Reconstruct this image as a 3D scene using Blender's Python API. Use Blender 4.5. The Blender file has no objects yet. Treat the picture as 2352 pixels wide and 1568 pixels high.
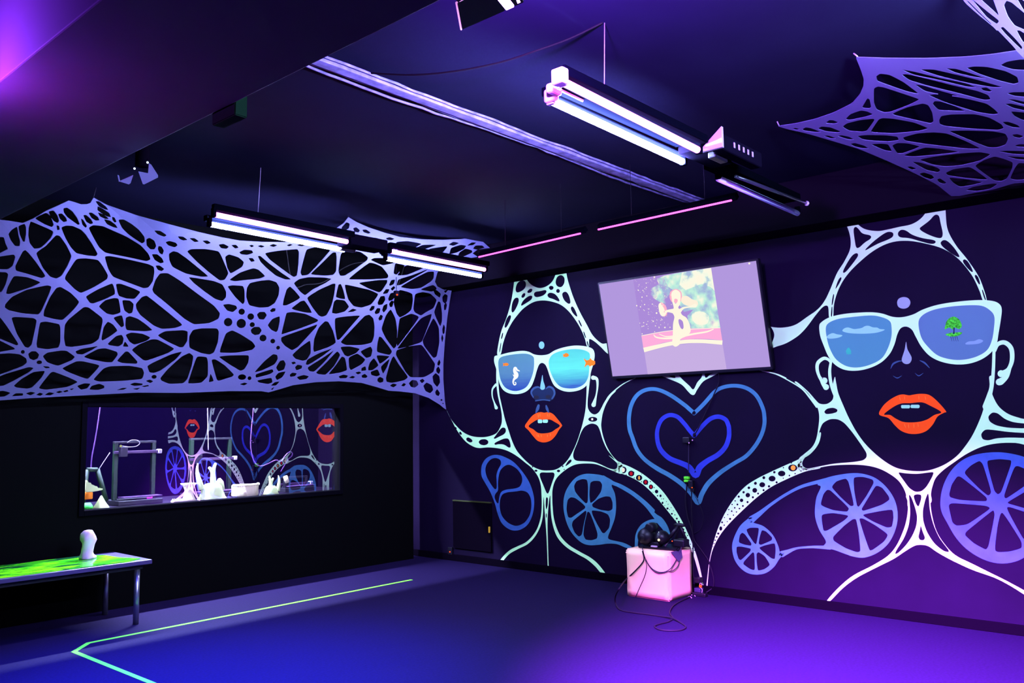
import bpy, bmesh, math, random
import numpy as np
from mathutils import Vector, Matrix
from mathutils.geometry import delaunay_2d_cdt

random.seed(7)
SC = bpy.context.scene
COL = SC.collection

# ------------------------------------------------------------------ camera, world, exposure
W, H, FPX = 2352, 1568, 1945.55
YAW, PITCH, ROLL = 0.844951750, 0.0995985068, -0.0160962082
CAMZ = 1.5
S = 6.85                                     # metres from the camera to the mural wall
_cy, _sy, _cp, _sp = math.cos(YAW), math.sin(YAW), math.cos(PITCH), math.sin(PITCH)
FW = Vector((_sy * _cp, _cy * _cp, _sp))
_r = Vector((_cy, -_sy, 0.0))
_u = _r.cross(FW)
RT = math.cos(ROLL) * _r + math.sin(ROLL) * _u
UP = -math.sin(ROLL) * _r + math.cos(ROLL) * _u
CAM = Vector((0, 0, CAMZ))
cam_data = bpy.data.cameras.new('camera')
cam = bpy.data.objects.new('camera', cam_data)
COL.objects.link(cam)
cam.matrix_world = Matrix(((RT.x, UP.x, -FW.x, 0), (RT.y, UP.y, -FW.y, 0), (RT.z, UP.z, -FW.z, CAMZ), (0, 0, 0, 1)))
cam_data.sensor_width = 36
cam_data.lens = 36 * FPX / W
cam_data.clip_start = 0.02
SC.camera = cam

world = bpy.data.worlds.new('dark_room')
SC.world = world
world.use_nodes = True
world.node_tree.nodes['Background'].inputs[0].default_value = (0.25, 0.2, 1.0, 1)
world.node_tree.nodes['Background'].inputs[1].default_value = 0.02
SC.view_settings.view_transform = 'Standard'
SC.view_settings.look = 'None'
SC.view_settings.gamma = 1
SC.view_settings.exposure = 0.0

# strengths of the lamps (used by the lamp builders below)
UV_LE = (270, 335, 740)        # blue-violet fluorescent tube
UV_NEAR, UV_FAR = 2.2, 1.2      # the nearer lamps burn brighter than the pair before the long web
PINK_LE = (40, 3.0, 23)       # pink fluorescent tube
SIDE_PINK, SIDE_VIOLET = (480, 26, 460), (170, 80, 1900)   # short strips beside the bulkhead
FLOOD_PURPLE = (0.50, 0.065, 1.0), 42000
FLOOD_BLUE = (0.015, 0.04, 1.0), 8500


# ------------------------------------------------------------------ geometry of the place
def ray(x, y):
    return FW + RT * ((x - W / 2) / FPX) - UP * ((y - H / 2) / FPX)


def on_x(x, y, X=S):
    d = ray(x, y)
    return CAM + d * (X / d.x)


def on_y(x, y, Y):
    d = ray(x, y)
    return CAM + d * (Y / d.y)


def on_z(x, y, z):
    d = ray(x, y)
    return CAM + d * ((z - CAMZ) / d.z)


def on_plane(x, y, p, n):
    d = ray(x, y)
    return CAM + d * ((p - CAM).dot(n) / d.dot(n))


CEIL = 3.45
XW = S                 # mural wall face
YB = 7.492             # face of the window wall
YG = 7.527             # glass plane
XBEAM = 6.55           # front face of the beam over the mural
ZBEAM = 3.063


# ------------------------------------------------------------------ materials
def srgb(r, g, b):
    f = lambda c: (c / 255) / 12.92 if c <= 10 else ((c / 255 + 0.055) / 1.055) ** 2.4
    return (f(r), f(g), f(b))


def mat(name, col, rough=0.6, spec=0.3, metal=0.0, emit=None, es=1.0, noise=None):
    m = bpy.data.materials.new(name)
    m.use_nodes = True
    nt = m.node_tree
    b = nt.nodes['Principled BSDF']
    b.inputs['Base Color'].default_value = (*col, 1)
    b.inputs['Roughness'].default_value = rough
    b.inputs['Specular IOR Level'].default_value = spec
    b.inputs['Metallic'].default_value = metal
    if emit:
        b.inputs['Emission Color'].default_value = (*emit, 1)
        b.inputs['Emission Strength'].default_value = es
    if noise:
        sc, amt = noise
        tc = nt.nodes.new('ShaderNodeTexCoord')
        nz = nt.nodes.new('ShaderNodeTexNoise')
        nz.inputs['Scale'].default_value = sc
        nz.inputs['Detail'].default_value = 6
        rp = nt.nodes.new('ShaderNodeValToRGB')
        rp.color_ramp.elements[0].position = 0.3
        rp.color_ramp.elements[1].position = 0.7
        rp.color_ramp.elements[0].color = (*[c * (1 - amt) for c in col], 1)
        rp.color_ramp.elements[1].color = (*[min(1, c * (1 + amt)) for c in col], 1)
        nt.links.new(tc.outputs['Object'], nz.inputs['Vector'])
        nt.links.new(nz.outputs['Fac'], rp.inputs['Fac'])
        nt.links.new(rp.outputs['Color'], b.inputs['Base Color'])
    return m


def emis(name, col, strength=1.0):
    m = bpy.data.materials.new(name)
    m.use_nodes = True
    nt = m.node_tree
    nt.nodes.clear()
    e = nt.nodes.new('ShaderNodeEmission')
    e.inputs[0].default_value = (*col, 1)
    e.inputs[1].default_value = strength
    o = nt.nodes.new('ShaderNodeOutputMaterial')
    nt.links.new(e.outputs[0], o.inputs[0])
    return m


M = {}
M['wall'] = mat('black_wall_paint', (0.0044, 0.0014, 0.0105), 0.7, 0.05, noise=(3.0, 0.12))
M['wall_back'] = mat('matt_black_wall', (0.0022, 0.0021, 0.0022), 0.95, 0.0)
M['floor'] = mat('dark_carpet', (0.0072, 0.0030, 0.022), 0.85, 0.05, noise=(60.0, 0.22))
M['ceil'] = mat('black_ceiling_paint', (0.0046, 0.0034, 0.015), 0.9, 0.04, noise=(1.5, 0.15))
M['bulk'] = mat('bulkhead_paint', (0.050, 0.035, 0.060), 0.75, 0.15, noise=(2.0, 0.1))
M['beam'] = mat('beam_paint', (0.0048, 0.0032, 0.0065), 0.95, 0.0)
M['base'] = mat('black_skirting', (0.0022, 0.0012, 0.0034), 0.95, 0.0)
M['white'] = mat('white_fluorescent_paint', (0.52, 1.0, 0.37), 0.8, 0.05)
M['web'] = mat('white_stretch_fabric', (0.105, 0.095, 0.19), 0.85, 0.05)
M['blue'] = mat('blue_fluorescent_paint', (0.047, 0.19, 0.24), 0.8, 0.05, noise=(9.0, 0.15))
M['deep_blue'] = mat('deep_blue_paint', (0.035, 0.10, 0.26), 0.8, 0.05, noise=(9.0, 0.15))
M['violet_blue'] = mat('violet_blue_paint', (0.026, 0.04, 0.30), 0.8, 0.05, noise=(9.0, 0.15))
M['lip'] = mat('orange_red_paint', (0.95, 0.088, 0.006), 0.8, 0.05)
M['lip_light'] = mat('light_orange_paint', (1.0, 0.24, 0.03), 0.8, 0.05)
M['tooth'] = mat('pale_cyan_paint', (0.32, 0.80, 0.34), 0.8, 0.05)
M['orange'] = mat('orange_paint', (0.95, 0.19, 0.008), 0.8, 0.05)
M['red'] = mat('red_paint', (0.45, 0.006, 0.008), 0.8, 0.05)
M['amber'] = mat('amber_paint', (0.9, 0.42, 0.03), 0.8, 0.05)
M['cream'] = mat('cream_paint', (0.9, 0.85, 0.3), 0.8, 0.05)
M['pearl'] = mat('pearl_paint', (0.27, 0.36, 0.30), 0.8, 0.05)
M['nose_dim'] = mat('dim_navy_paint', (0.012, 0.022, 0.045), 0.8, 0.05)
M['nose_mid'] = mat('slate_blue_paint', (0.04, 0.09, 0.14), 0.8, 0.05)
M['nose_lit'] = mat('ice_blue_paint', (0.20, 0.50, 0.35), 0.8, 0.05)
M['cloud'] = mat('cloud_paint', (0.26, 0.66, 0.34), 0.8, 0.05)
M['cloud_dim'] = mat('faint_cloud_paint', (0.20, 0.36, 0.32), 0.8, 0.05)
M['leaf'] = mat('tree_green_paint', (0.05, 0.55, 0.02), 0.8, 0.05, noise=(60.0, 0.7))
M['teal'] = mat('teal_paint', (0.04, 0.5, 0.22), 0.8, 0.05)
M['hole'] = mat('mural_black_dot', (0.009, 0.008, 0.012), 0.6, 0.2)
M['black'] = mat('black_plastic', (0.005, 0.004, 0.008), 0.4, 0.25)
M['black_metal'] = mat('black_metal', (0.006, 0.005, 0.008), 0.5, 0.25)
M['grey_metal'] = mat('brushed_steel', (0.35, 0.34, 0.36), 0.28, 0.5, 0.9)
M['trunk'] = mat('painted_trunking', (0.14, 0.11, 0.25), 0.6, 0.1, noise=(14.0, 0.5))
M['pouf'] = mat('pale_pink_vinyl', (0.97, 0.56, 0.33), 0.4, 0.25, noise=(4.0, 0.04))
M['cable'] = mat('black_cable', (0.008, 0.005, 0.012), 0.6, 0.1)
M['cable_sheen'] = mat('dark_grey_cable', (0.028, 0.02, 0.04), 0.6, 0.1)
M['pale_plastic'] = mat('pale_plastic', (0.35, 0.30, 0.36), 0.4, 0.3)
M['tube_off'] = mat('unlit_tube_glass', (0.55, 0.55, 0.85), 0.5, 0.3)
M['housing'] = mat('lamp_housing', (0.0010, 0.0012, 0.0030), 0.95, 0.0)
M['gear'] = mat('dark_gear_box', (0.0035, 0.0025, 0.007), 0.9, 0.0)
M['cap'] = mat('white_lamp_cap', (0.55, 0.5, 0.55), 0.5, 0.3)
M['tape'] = mat('green_fluorescent_tape', (0.16, 0.80, 0.035), 0.8, 0.05)
M['green_white'] = mat('glow_green_print', (0.75, 1.0, 0.36), 0.7, 0.1)
M['white_print'] = mat('glow_white_print', (0.85, 0.8, 0.45), 0.7, 0.1)
M['amber_print'] = mat('amber_plastic', (0.75, 0.22, 0.004), 0.6, 0.2)
M['aluminium'] = mat('dark_extrusion', (0.003, 0.012, 0.004), 0.5, 0.2, 0.0)  # green light from the glowing prints is put into this metal colour
M['crystal'] = mat('milky_resin', (0.58, 0.36, 0.58), 0.35, 0.3)
M['lime'] = mat('lime_connector', (0.10, 0.75, 0.02), 0.5, 0.2)
M['counter'] = mat('dark_violet_counter', (0.006, 0.002, 0.010), 0.5, 0.15)
M['sign'] = mat('dim_green_sign', (0.0008, 0.014, 0.004), 0.8, 0.05)
M['uv_tube'] = emis('uv_tube_glow', UV_LE, UV_NEAR)
M['uv_tube_far'] = emis('uv_tube_glow_far', UV_LE, UV_FAR)
M['pink_tube'] = emis('pink_tube_glow', PINK_LE, 1)
M['pink_strip'] = emis('pink_strip_glow', (6.0, 0.35, 4.0), 1)
M['led_red'] = emis('red_led', (1.0, 0.10, 0.02), 1.2)
M['led_amber'] = emis('amber_led', (1.0, 0.55, 0.10), 1.0)
M['led_white'] = emis('white_led', (1.0, 0.95, 0.6), 1.2)
M['led_blue'] = emis('blue_white_led', (0.7, 0.8, 1.0), 1.5)
M['slot'] = emis('flood_slot_glow', (30, 11, 60), 1)


def sea_material(name, top, mid, bot, axis_span):
    """a painted sea: bands of colour from the top of the lens to its bottom, brushed"""
    m = mat(name, mid, 0.8, 0.05)
    nt = m.node_tree
    b = nt.nodes['Principled BSDF']
    tc = nt.nodes.new('ShaderNodeTexCoord')
    sep = nt.nodes.new('ShaderNodeSeparateXYZ')
    nt.links.new(tc.outputs['Object'], sep.inputs[0])
    nz = nt.nodes.new('ShaderNodeTexNoise')
    mp = nt.nodes.new('ShaderNodeMapping')
    mp.inputs['Scale'].default_value = (1, 2.0, 22)
    nt.links.new(tc.outputs['Object'], mp.inputs[0])
    nt.links.new(mp.outputs[0], nz.inputs['Vector'])
    nz.inputs['Scale'].default_value = 2.0
    mr = nt.nodes.new('ShaderNodeMapRange')
    mr.inputs['From Min'].default_value = axis_span[0]
    mr.inputs['From Max'].default_value = axis_span[1]
    nt.links.new(sep.outputs['Z'], mr.inputs['Value'])
    ad = nt.nodes.new('ShaderNodeMath')
    ad.operation = 'MULTIPLY_ADD'
    nt.links.new(nz.outputs['Fac'], ad.inputs[0])
    ad.inputs[1].default_value = 0.22
    ad2 = nt.nodes.new('ShaderNodeMath')
    ad2.operation = 'SUBTRACT'
    nt.links.new(mr.outputs[0], ad2.inputs[0])
    ad2.inputs[1].default_value = 0.11
    nt.links.new(ad2.outputs[0], ad.inputs[2])
    rp = nt.nodes.new('ShaderNodeValToRGB')
    e = rp.color_ramp.elements
    e[0].position, e[0].color = 0.0, (*bot, 1)
    e[1].position, e[1].color = 1.0, (*top, 1)
    k = e.new(0.5)
    k.color = (*mid, 1)
    nt.links.new(ad.outputs[0], rp.inputs['Fac'])
    nt.links.new(rp.outputs['Color'], b.inputs['Base Color'])
    return m


def glass_material():
    m = bpy.data.materials.new('dark_window_glass')
    m.use_nodes = True
    nt = m.node_tree
    nt.nodes.clear()
    o = nt.nodes.new('ShaderNodeOutputMaterial')
    mx = nt.nodes.new('ShaderNodeMixShader')
    tr = nt.nodes.new('ShaderNodeBsdfTransparent')
    tr.inputs[0].default_value = (0.8, 0.8, 0.85, 1)
    gl = nt.nodes.new('ShaderNodeBsdfGlossy')
    gl.inputs['Roughness'].default_value = 0.0
    gl.inputs['Color'].default_value = (0.95, 0.75, 1.0, 1)
    fr = nt.nodes.new('ShaderNodeFresnel')
    fr.inputs[0].default_value = 6.0
    nt.links.new(fr.outputs[0], mx.inputs[0])
    nt.links.new(tr.outputs[0], mx.inputs[1])
    nt.links.new(gl.outputs[0], mx.inputs[2])
    nt.links.new(mx.outputs[0], o.inputs[0])
    return m


M['glass'] = glass_material()


# ------------------------------------------------------------------ object helpers
def link(name, me, m=None, parent=None):
    o = bpy.data.objects.new(name, me)
    COL.objects.link(o)
    if m is not None and me is not None:
        me.materials.append(m)
    if parent is not None:
        o.parent = parent
        o.matrix_parent_inverse = parent.matrix_basis.inverted()
    return o


def from_bm(name, bm, m, parent=None, smooth=False):
    me = bpy.data.meshes.new(name)
    bmesh.ops.recalc_face_normals(bm, faces=bm.faces)
    bm.to_mesh(me)
    bm.free()
    if smooth:
        me.polygons.foreach_set('use_smooth', [True] * len(me.polygons))
    return link(name, me, m, parent)


def thing(name, label, cat, loc=(0, 0, 0), group=None):
    o = bpy.data.objects.new(name, None)
    COL.objects.link(o)
    o.location = loc
    o.empty_display_size = 0.1
    tag(o, label, cat, group)
    return o


def tag(o, label, cat, group=None):
    o['label'] = label
    o['category'] = cat
    if group:
        o['group'] = group
    return o


def struct(o):
    o['kind'] = 'structure'
    return o


def add_box(bm, lo, hi, bevel=0.0, mtx=None):
    c = [(a + b) / 2 for a, b in zip(lo, hi)]
    d = [abs(b - a) for a, b in zip(lo, hi)]
    g = bmesh.ops.create_cube(bm, size=1.0, matrix=Matrix.Translation(c) @ Matrix.Diagonal((*d, 1)))
    vs = g['verts']
    if bevel:
        es = list({e for v in vs for e in v.link_edges})
        r = bmesh.ops.bevel(bm, geom=es, offset=bevel, segments=2, affect='EDGES', profile=0.5)
        vs = list({v for f in r['faces'] for v in f.verts} | {v for v in vs if v.is_valid})
    if mtx is not None:
        bmesh.ops.transform(bm, matrix=mtx, verts=[v for v in vs if v.is_valid])
    return vs


def box(name, lo, hi, m, parent=None, bevel=0.0, mtx=None):
    bm = bmesh.new()
    add_box(bm, lo, hi, bevel, mtx)
    return from_bm(name, bm, m, parent)


def add_tube(bm, pts, rad, seg=10, cap=True):
    pts = [Vector(p) for p in pts]
    n = len(pts)
    rads = rad if isinstance(rad, (list, tuple)) else [rad] * n
    rings = []
    prev = None
    for i, p in enumerate(pts):
        t = (pts[min(i + 1, n - 1)] - pts[max(i - 1, 0)]).normalized()
        if prev is None:
            a = Vector((0, 0, 1)) if abs(t.z) < 0.9 else Vector((1, 0, 0))
            nx = t.cross(a).normalized()
        else:
            nx = (prev - t * prev.dot(t)).normalized()
        prev = nx
        ny = t.cross(nx)
        rings.append([bm.verts.new(p + (nx * math.cos(k * 2 * math.pi / seg) + ny * math.sin(k * 2 * math.pi / seg)) * rads[i]) for k in range(seg)])
    for a, b in zip(rings, rings[1:]):
        for k in range(seg):
            bm.faces.new((a[k], a[(k + 1) % seg], b[(k + 1) % seg], b[k]))
    if cap:
        bm.faces.new(rings[0][::-1])
        bm.faces.new(rings[-1])


def tube(name, pts, rad, m, parent=None, seg=10):
    bm = bmesh.new()
    add_tube(bm, pts, rad, seg)
    return from_bm(name, bm, m, parent, smooth=True)


def spline(pts, k=6, closed=False):
    """Catmull-Rom through the points"""
    pts = [np.array(p, float) for p in pts]
    n = len(pts)
    out = []
    rng = range(n) if closed else range(n - 1)
    for i in rng:
        if closed:
            p0, p1, p2, p3 = pts[(i - 1) % n], pts[i], pts[(i + 1) % n], pts[(i + 2) % n]
        else:
            p0, p1, p2, p3 = pts[max(i - 1, 0)], pts[i], pts[i + 1], pts[min(i + 2, n - 1)]
        for j in range(k):
            t = j / k
            out.append(0.5 * ((2 * p1) + (p2 - p0) * t + (2 * p0 - 5 * p1 + 4 * p2 - p3) * t * t + (3 * p1 - p0 - 3 * p2 + p3) * t ** 3))
    if not closed:
        out.append(pts[-1])
    return out


def add_lathe(bm, prof, origin, seg=24, axis='Z', mod=None):
    rings = []
    for r, z in prof:
        ring = []
        for k in range(seg):
            a = 2 * math.pi * k / seg
            rr = r * (mod(a, z) if mod else 1)
            v = Vector((rr * math.cos(a), rr * math.sin(a), z))
            if axis == 'X':
                v = Vector((v.z, v.x, v.y))
            if axis == 'Y':
                v = Vector((v.x, v.z, v.y))
            ring.append(bm.verts.new(Vector(origin) + v))
        rings.append(ring)
    for a, b in zip(rings, rings[1:]):
        for k in range(seg):
            bm.faces.new((a[k], a[(k + 1) % seg], b[(k + 1) % seg], b[k]))
    bm.faces.new(rings[0][::-1])
    bm.faces.new(rings[-1])


# ------------------------------------------------------------------ flat shapes: traced regions
REG = {'A': (0, 400, 2.8517), 'B': (550, 450, 2.8517), 'C': (1700, 0, 3.2669),
       'M1': (1000, 580, 3.7340), 'M2': (1000, 920, 3.7340), 'M3': (1350, 580, 3.7340), 'M4': (1380, 980, 3.2667),
       'M5': (1750, 430, 3.1362), 'M6': (1750, 880, 2.7508), 'TV': (1400, 600, 5.600), 'T': (0, 0, 1.0),
       'PO': (1400, 1160, 5.225), 'W1': (180, 980, 7.8417), 'W2': (400, 1020, 10.456), 'W3': (520, 1020, 8.4),
       'CB': (1520, 960, 5.6)}


def pts(reg, s):
    ox, oy, k = REG[reg]
    out = []
    for t in s.split():
        a, b = t.split(',')[:2]
        out.append((ox + float(a) / k, oy + float(b) / k))
    return out


def chaikin(p, it=3, r=0.2):
    p = np.array(p, float)
    for _ in range(it):
        q = np.roll(p, -1, axis=0)
        p = np.stack([p * (1 - r) + q * r, p * r + q * (1 - r)], axis=1).reshape(-1, 2)
        r = 0.25
    return p


def ell(cx, cy, rx, ry=None, n=18, rot=0.0):
    ry = rx if ry is None else ry
    a = np.arange(n) * 2 * math.pi / n
    x, y = rx * np.cos(a), ry * np.sin(a)
    c, s = math.cos(rot), math.sin(rot)
    return np.stack([cx + c * x - s * y, cy + s * x + c * y], axis=1)


def holes(reg, text, r=0.2):
    """one traced hole per line; a line starting with o lists circles x,y,rx[,ry]"""
    ox, oy, k = REG[reg]
    out = []
    for ln in text.strip().splitlines():
        ln = ln.strip()
        if not ln:
            continue
        if ln[0] == 'o':
            for t in ln[1:].split():
                v = [float(q) for q in t.split(',')]
                rx = v[2]
                ry = v[3] if len(v) > 3 else rx
                out.append(ell(ox + v[0] / k, oy + v[1] / k, rx / k, ry / k))
        else:
            out.append(chaikin(pts(reg, ln), 3, r))
    return out


def curve_poly(reg, s, k=5):
    return np.array(spline(pts(reg, s), k, closed=True))


def stroke(reg, s, k=6, cap=True):
    """centre line with a width at every point: x,y,w"""
    ox, oy, sc = REG[reg]
    P = []
    for t in s.split():
        a, b, w = (float(q) for q in t.split(','))
        P.append((ox + a / sc, oy + b / sc, w / sc))
    P = np.array(spline(P, k))
    d = np.gradient(P[:, :2], axis=0)
    d /= np.maximum(np.hypot(d[:, 0], d[:, 1])[:, None], 1e-9)
    n = np.stack([-d[:, 1], d[:, 0]], axis=1)
    w = np.maximum(P[:, 2:3], 0.15) / 2
    left, right = P[:, :2] + n * w, P[:, :2] - n * w
    if cap:
        def arc(c, dirv, nv, r):
            return [c + nv * r * math.cos(t) + dirv * r * math.sin(t) for t in np.linspace(0.35, math.pi - 0.35, 5)]
        e1 = arc(P[-1, :2], d[-1], n[-1], w[-1])
        e0 = arc(P[0, :2], -d[0], -n[0], w[0])
        return np.vstack([left, e1, right[::-1], e0])
    return np.vstack([left, right[::-1]])


def inside(poly, Q):
    x, y = Q[:, 0], Q[:, 1]
    px, py = poly[:, 0], poly[:, 1]
    qx, qy = np.roll(px, -1), np.roll(py, -1)
    res = np.zeros(len(Q), bool)
    for i in range(len(poly)):
        c = (py[i] > y) != (qy[i] > y)
        if c.any():
            xi = px[i] + (y - py[i]) * (qx[i] - px[i]) / (qy[i] - py[i] + 1e-30)
            res ^= c & (x < xi)
    return res


def region_mesh(name, pos, neg, mapper, grid=0):
    """triangulate union(pos) minus union(neg), then map every point into the room"""
    pos = [np.asarray(p, float) for p in pos]
    neg = [np.asarray(p, float) for p in neg]
    V, E = [], []
    for p in pos + neg:
        b = len(V)
        V += [Vector((q[0] * 0.01, q[1] * 0.01)) for q in p]
        n = len(p)
        E += [(b + i, b + (i + 1) % n) for i in range(n)]
    if grid:
        allp = np.vstack(pos)
        gx = np.arange(allp[:, 0].min(), allp[:, 0].max(), grid)
        gy = np.arange(allp[:, 1].min(), allp[:, 1].max(), grid)
        V += [Vector((x * 0.01, y * 0.01)) for x in gx for y in gy]
    r = delaunay_2d_cdt(V, E, [], 0, 1e-6)
    v2, faces = r[0], r[2]
    P = np.array([(v.x * 100, v.y * 100) for v in v2])
    F = np.array([list(f) for f in faces])
    C = P[F].mean(axis=1)
    keep = np.zeros(len(F), bool)
    for p in pos:
        keep |= inside(p, C)
    for p in neg:
        keep &= ~inside(p, C)
    F = F[keep]
    used, inv = np.unique(F, return_inverse=True)
    F = inv.reshape(-1, 3)
    co = [mapper(*P[i]) for i in used]
    me = bpy.data.meshes.new(name)
    me.from_pydata([tuple(c) for c in co], [], [tuple(int(i) for i in f) for f in F])
    me.update()
    return me


def paint(name, m, pos, neg=(), lift=0.0015, parent=None):
    me = region_mesh(name, pos, neg, lambda x, y: on_x(x, y, XW - lift))
    return link(name, me, m, parent)


# ================================================================== THE ROOM
XL, YN = -2.6, -3.2           # left side and near end of the room
YFAR = 9.6                    # far wall of the workshop behind the window
struct(box('floor', (XL, YN, -0.08), (XW + 0.3, YFAR, 0.0), M['floor']))
struct(box('ceiling', (XL, YN, CEIL), (XW + 0.3, YFAR, CEIL + 0.08), M['ceil']))
wall_right = struct(box('wall_right', (XW, YN, 0.0), (XW + 0.15, YFAR, CEIL), M['wall']))
struct(box('wall_left', (XL - 0.15, YN, 0.0), (XL, YFAR, CEIL), M['wall_back']))
struct(box('wall_front', (XL, YN - 0.15, 0.0), (XW, YN, CEIL), M['wall_back']))
struct(box('wall_workshop', (XL, YFAR, 0.0), (XW + 0.15, YFAR + 0.15, CEIL), mat('workshop_dark_wall', (0.0006, 0.0002, 0.0026), 0.95, 0.0)))

# window wall with an opening
wx0, wz1 = on_y(200, 935, YB)[0], on_y(300, 934.5, YB)[2]
wx1 = on_y(779, 1000, YB)[0]
wz0 = on_y(500, 1147.5, YB)[2]
xe = on_y(949, 1100, YB)[0]
bm = bmesh.new()
WT = 0.12
add_box(bm, (XL, YB, 0), (wx0, YB + WT, CEIL))
add_box(bm, (wx1, YB, 0), (xe, YB + WT, CEIL))
add_box(bm, (wx0, YB, 0), (wx1, YB + WT, wz0))
add_box(bm, (wx0, YB, wz1), (wx1, YB + WT, CEIL))
struct(from_bm('wall_back', bm, M['wall_back']))
win = struct(bpy.data.objects.new('window_1', None))
COL.objects.link(win)
win.location = ((wx0 + wx1) / 2, YB, wz0)
bm = bmesh.new()
t = 0.045
add_box(bm, (wx0 - t, YB - 0.018, wz0 - t), (wx0, YB, wz1 + t), 0.004)
add_box(bm, (wx1, YB - 0.018, wz0 - t), (wx1 + t, YB, wz1 + t), 0.004)
add_box(bm, (wx0, YB - 0.018, wz1), (wx1, YB, wz1 + t), 0.004)
add_box(bm, (wx0, YB - 0.018, wz0 - t), (wx1, YB, wz0), 0.004)
from_bm('window_frame', bm, mat('dark_window_trim', (0.0022, 0.0018, 0.003), 0.95, 0.0), win)
me = bpy.data.meshes.new('window_glass')
me.from_pydata([(wx0, YG, wz0), (wx1, YG, wz0), (wx1, YG, wz1), (wx0, YG, wz1)], [], [(0, 1, 2, 3)])
link('window_glass', me, M['glass'], win)

# skirting of the mural wall
zb = on_x(1750, 1360)[2]
struct(box('baseboard_right', (XW - 0.02, YN, 0.0), (XW, YFAR, zb), M['base'], bevel=0.004))
# beam over the mural and the bulkhead that crosses the ceiling
struct(box('trim_1', (XBEAM, YN, ZBEAM), (XW, YB, CEIL), M['beam'], bevel=0.006))
ZBK = 2.90
bx1 = 0.5 * (on_z(160, 416, ZBK)[0] + on_z(800, 120, ZBK)[0])
bx0 = 0.5 * (on_z(0, 188, ZBK)[0] + on_z(226, 0, ZBK)[0])
struct(box('trim_2', (bx0, YN, ZBK), (bx1, YB, CEIL), M['bulk'], bevel=0.006))


# ================================================================== THE MURAL (paint on wall_right)
# ---- the smaller woman on the left
hair1 = curve_poly('M1', '530,870 545,760 570,660 610,560 645,440 665,330 680,205 690,110 720,40 745,60 755,170 770,200 790,240 830,280 890,303 950,290 1000,250 1030,190 1048,130 1060,60 1090,20 1118,60 1118,120 1130,210 1155,300 1190,400 1240,510 1300,620 1350,710 1420,775 1465,778 1520,770 1520,880 1473,862 1420,810 1370,765 1325,740 1318,760 1318,800 1300,800 1280,730 1250,660 1210,590 1150,510 1080,450 1000,420 920,410 840,425 760,475 700,540 650,610 610,690 580,780 560,870')
hair1_h = holes('M1', '''
688,215 705,190 724,222 705,236
725,208 745,185 752,210 738,222
685,320 700,260 740,235 775,245 778,290 750,325 700,347
735,375 755,345 775,350 765,380 745,390
785,335 810,308 835,312 825,340 795,348
843,360 853,335 900,330 945,318 957,335 930,367 880,382 855,380
970,300 985,283 1012,288 1014,312 988,324
1033,325 1050,307 1070,322 1064,345 1042,345
1028,255 1043,205 1080,188 1110,215 1107,265 1080,300 1043,290
1060,150 1070,128 1082,150 1068,168
1088,155 1098,130 1108,150 1098,172
958,360 980,340 1030,353 1068,408 1060,422 1010,397 970,387
1086,345 1120,330 1147,365 1162,430 1145,443 1110,417 1090,380
650,502 658,430 680,388 712,384 717,420 690,482 665,518
728,464 750,410 800,370 834,368 827,402 780,432
1158,480 1170,456 1192,475 1220,542 1212,552 1180,522
590,644 603,580 630,535 652,538 642,582 610,644
560,738 575,683 584,690 571,743
1223,580 1232,573 1260,630 1250,638
1266,680 1275,673 1295,732 1285,732
548,840 560,768 566,775 553,868
1296,765 1305,753 1317,802 1308,804
''', 0.24)
body1 = curve_poly('M2', '95,78 130,150 180,215 240,270 310,303 390,313 460,305 520,280 550,240 568,190 570,130 560,60 545,0 530,-80 522,-180 524,-320 528,-380 540,-385 542,-320 540,-180 548,-60 560,0 578,80 600,170 630,260 660,350 700,430 760,500 830,560 900,592 960,598 1030,590 1090,555 1140,500 1180,430 1215,350 1245,260 1262,200 1280,120 1290,50 1296,-60 1298,-150 1300,-230 1330,-230 1322,-150 1312,-60 1306,0 1308,60 1330,100 1365,118 1400,100 1425,60 1445,20 1470,-20 1500,-60 1540,-90 1545,-80 1510,-45 1480,0 1455,50 1435,110 1425,170 1422,220 1435,290 1465,380 1510,460 1560,515 1600,540 1600,625 1520,600 1450,570 1380,545 1320,538 1240,540 1180,555 1120,590 1060,640 1025,690 1005,760 1003,830 1005,900 1015,1000 1040,1090 1080,1170 1150,1240 1240,1295 1330,1345 1400,1405 1466,1494 1435,1494 1370,1420 1300,1360 1220,1315 1130,1260 1060,1190 1020,1110 995,1000 988,900 985,815 976,850 966,950 962,1050 965,1200 972,1440 964,1440 955,1200 945,1050 937,950 928,825 924,900 920,1000 895,1090 850,1170 790,1230 710,1270 640,1310 595,1355 570,1393 545,1388 580,1335 640,1280 710,1245 780,1210 840,1150 880,1080 905,990 912,900 910,800 903,720 880,650 830,580 770,530 700,475 620,430 540,408 450,400 370,405 310,385 250,340 190,260 140,170')
body1_h = holes('M2', '''
203,270 215,262 230,285 220,294 206,285
262,325 280,311 312,330 320,350 300,360 270,345
368,352 390,331 430,328 455,345 452,370 420,384 383,375
168,228 176,223 185,240 177,245
498,320 510,308 545,258 572,228 600,232 607,262 590,288 540,312 510,328
503,365 540,345 590,323 627,323 642,360 647,398 630,404 590,374 540,372 512,380
o 1350,159,39,21 863,600,13,9 1056,602,14,11 833,567,6,5 1093,562,6,7 1105,590,4,6 149,190,3,4 135,165,2,4
1180,470 1188,428 1218,360 1248,270 1280,218 1340,191 1392,208 1414,260 1432,330 1472,420 1522,480 1562,535 1560,577 1535,590 1490,582 1420,547 1360,524 1290,519 1215,517 1188,502
1113,557 1140,513 1165,500 1170,520 1140,547 1120,560
893,625 910,613 960,616 1017,613 1024,640 1002,700 972,794 955,796 928,730 898,660
948,835 955,826 967,835 964,900 952,938 945,900
946,975 952,960 956,990 949,1010
''', 0.22)
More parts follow.
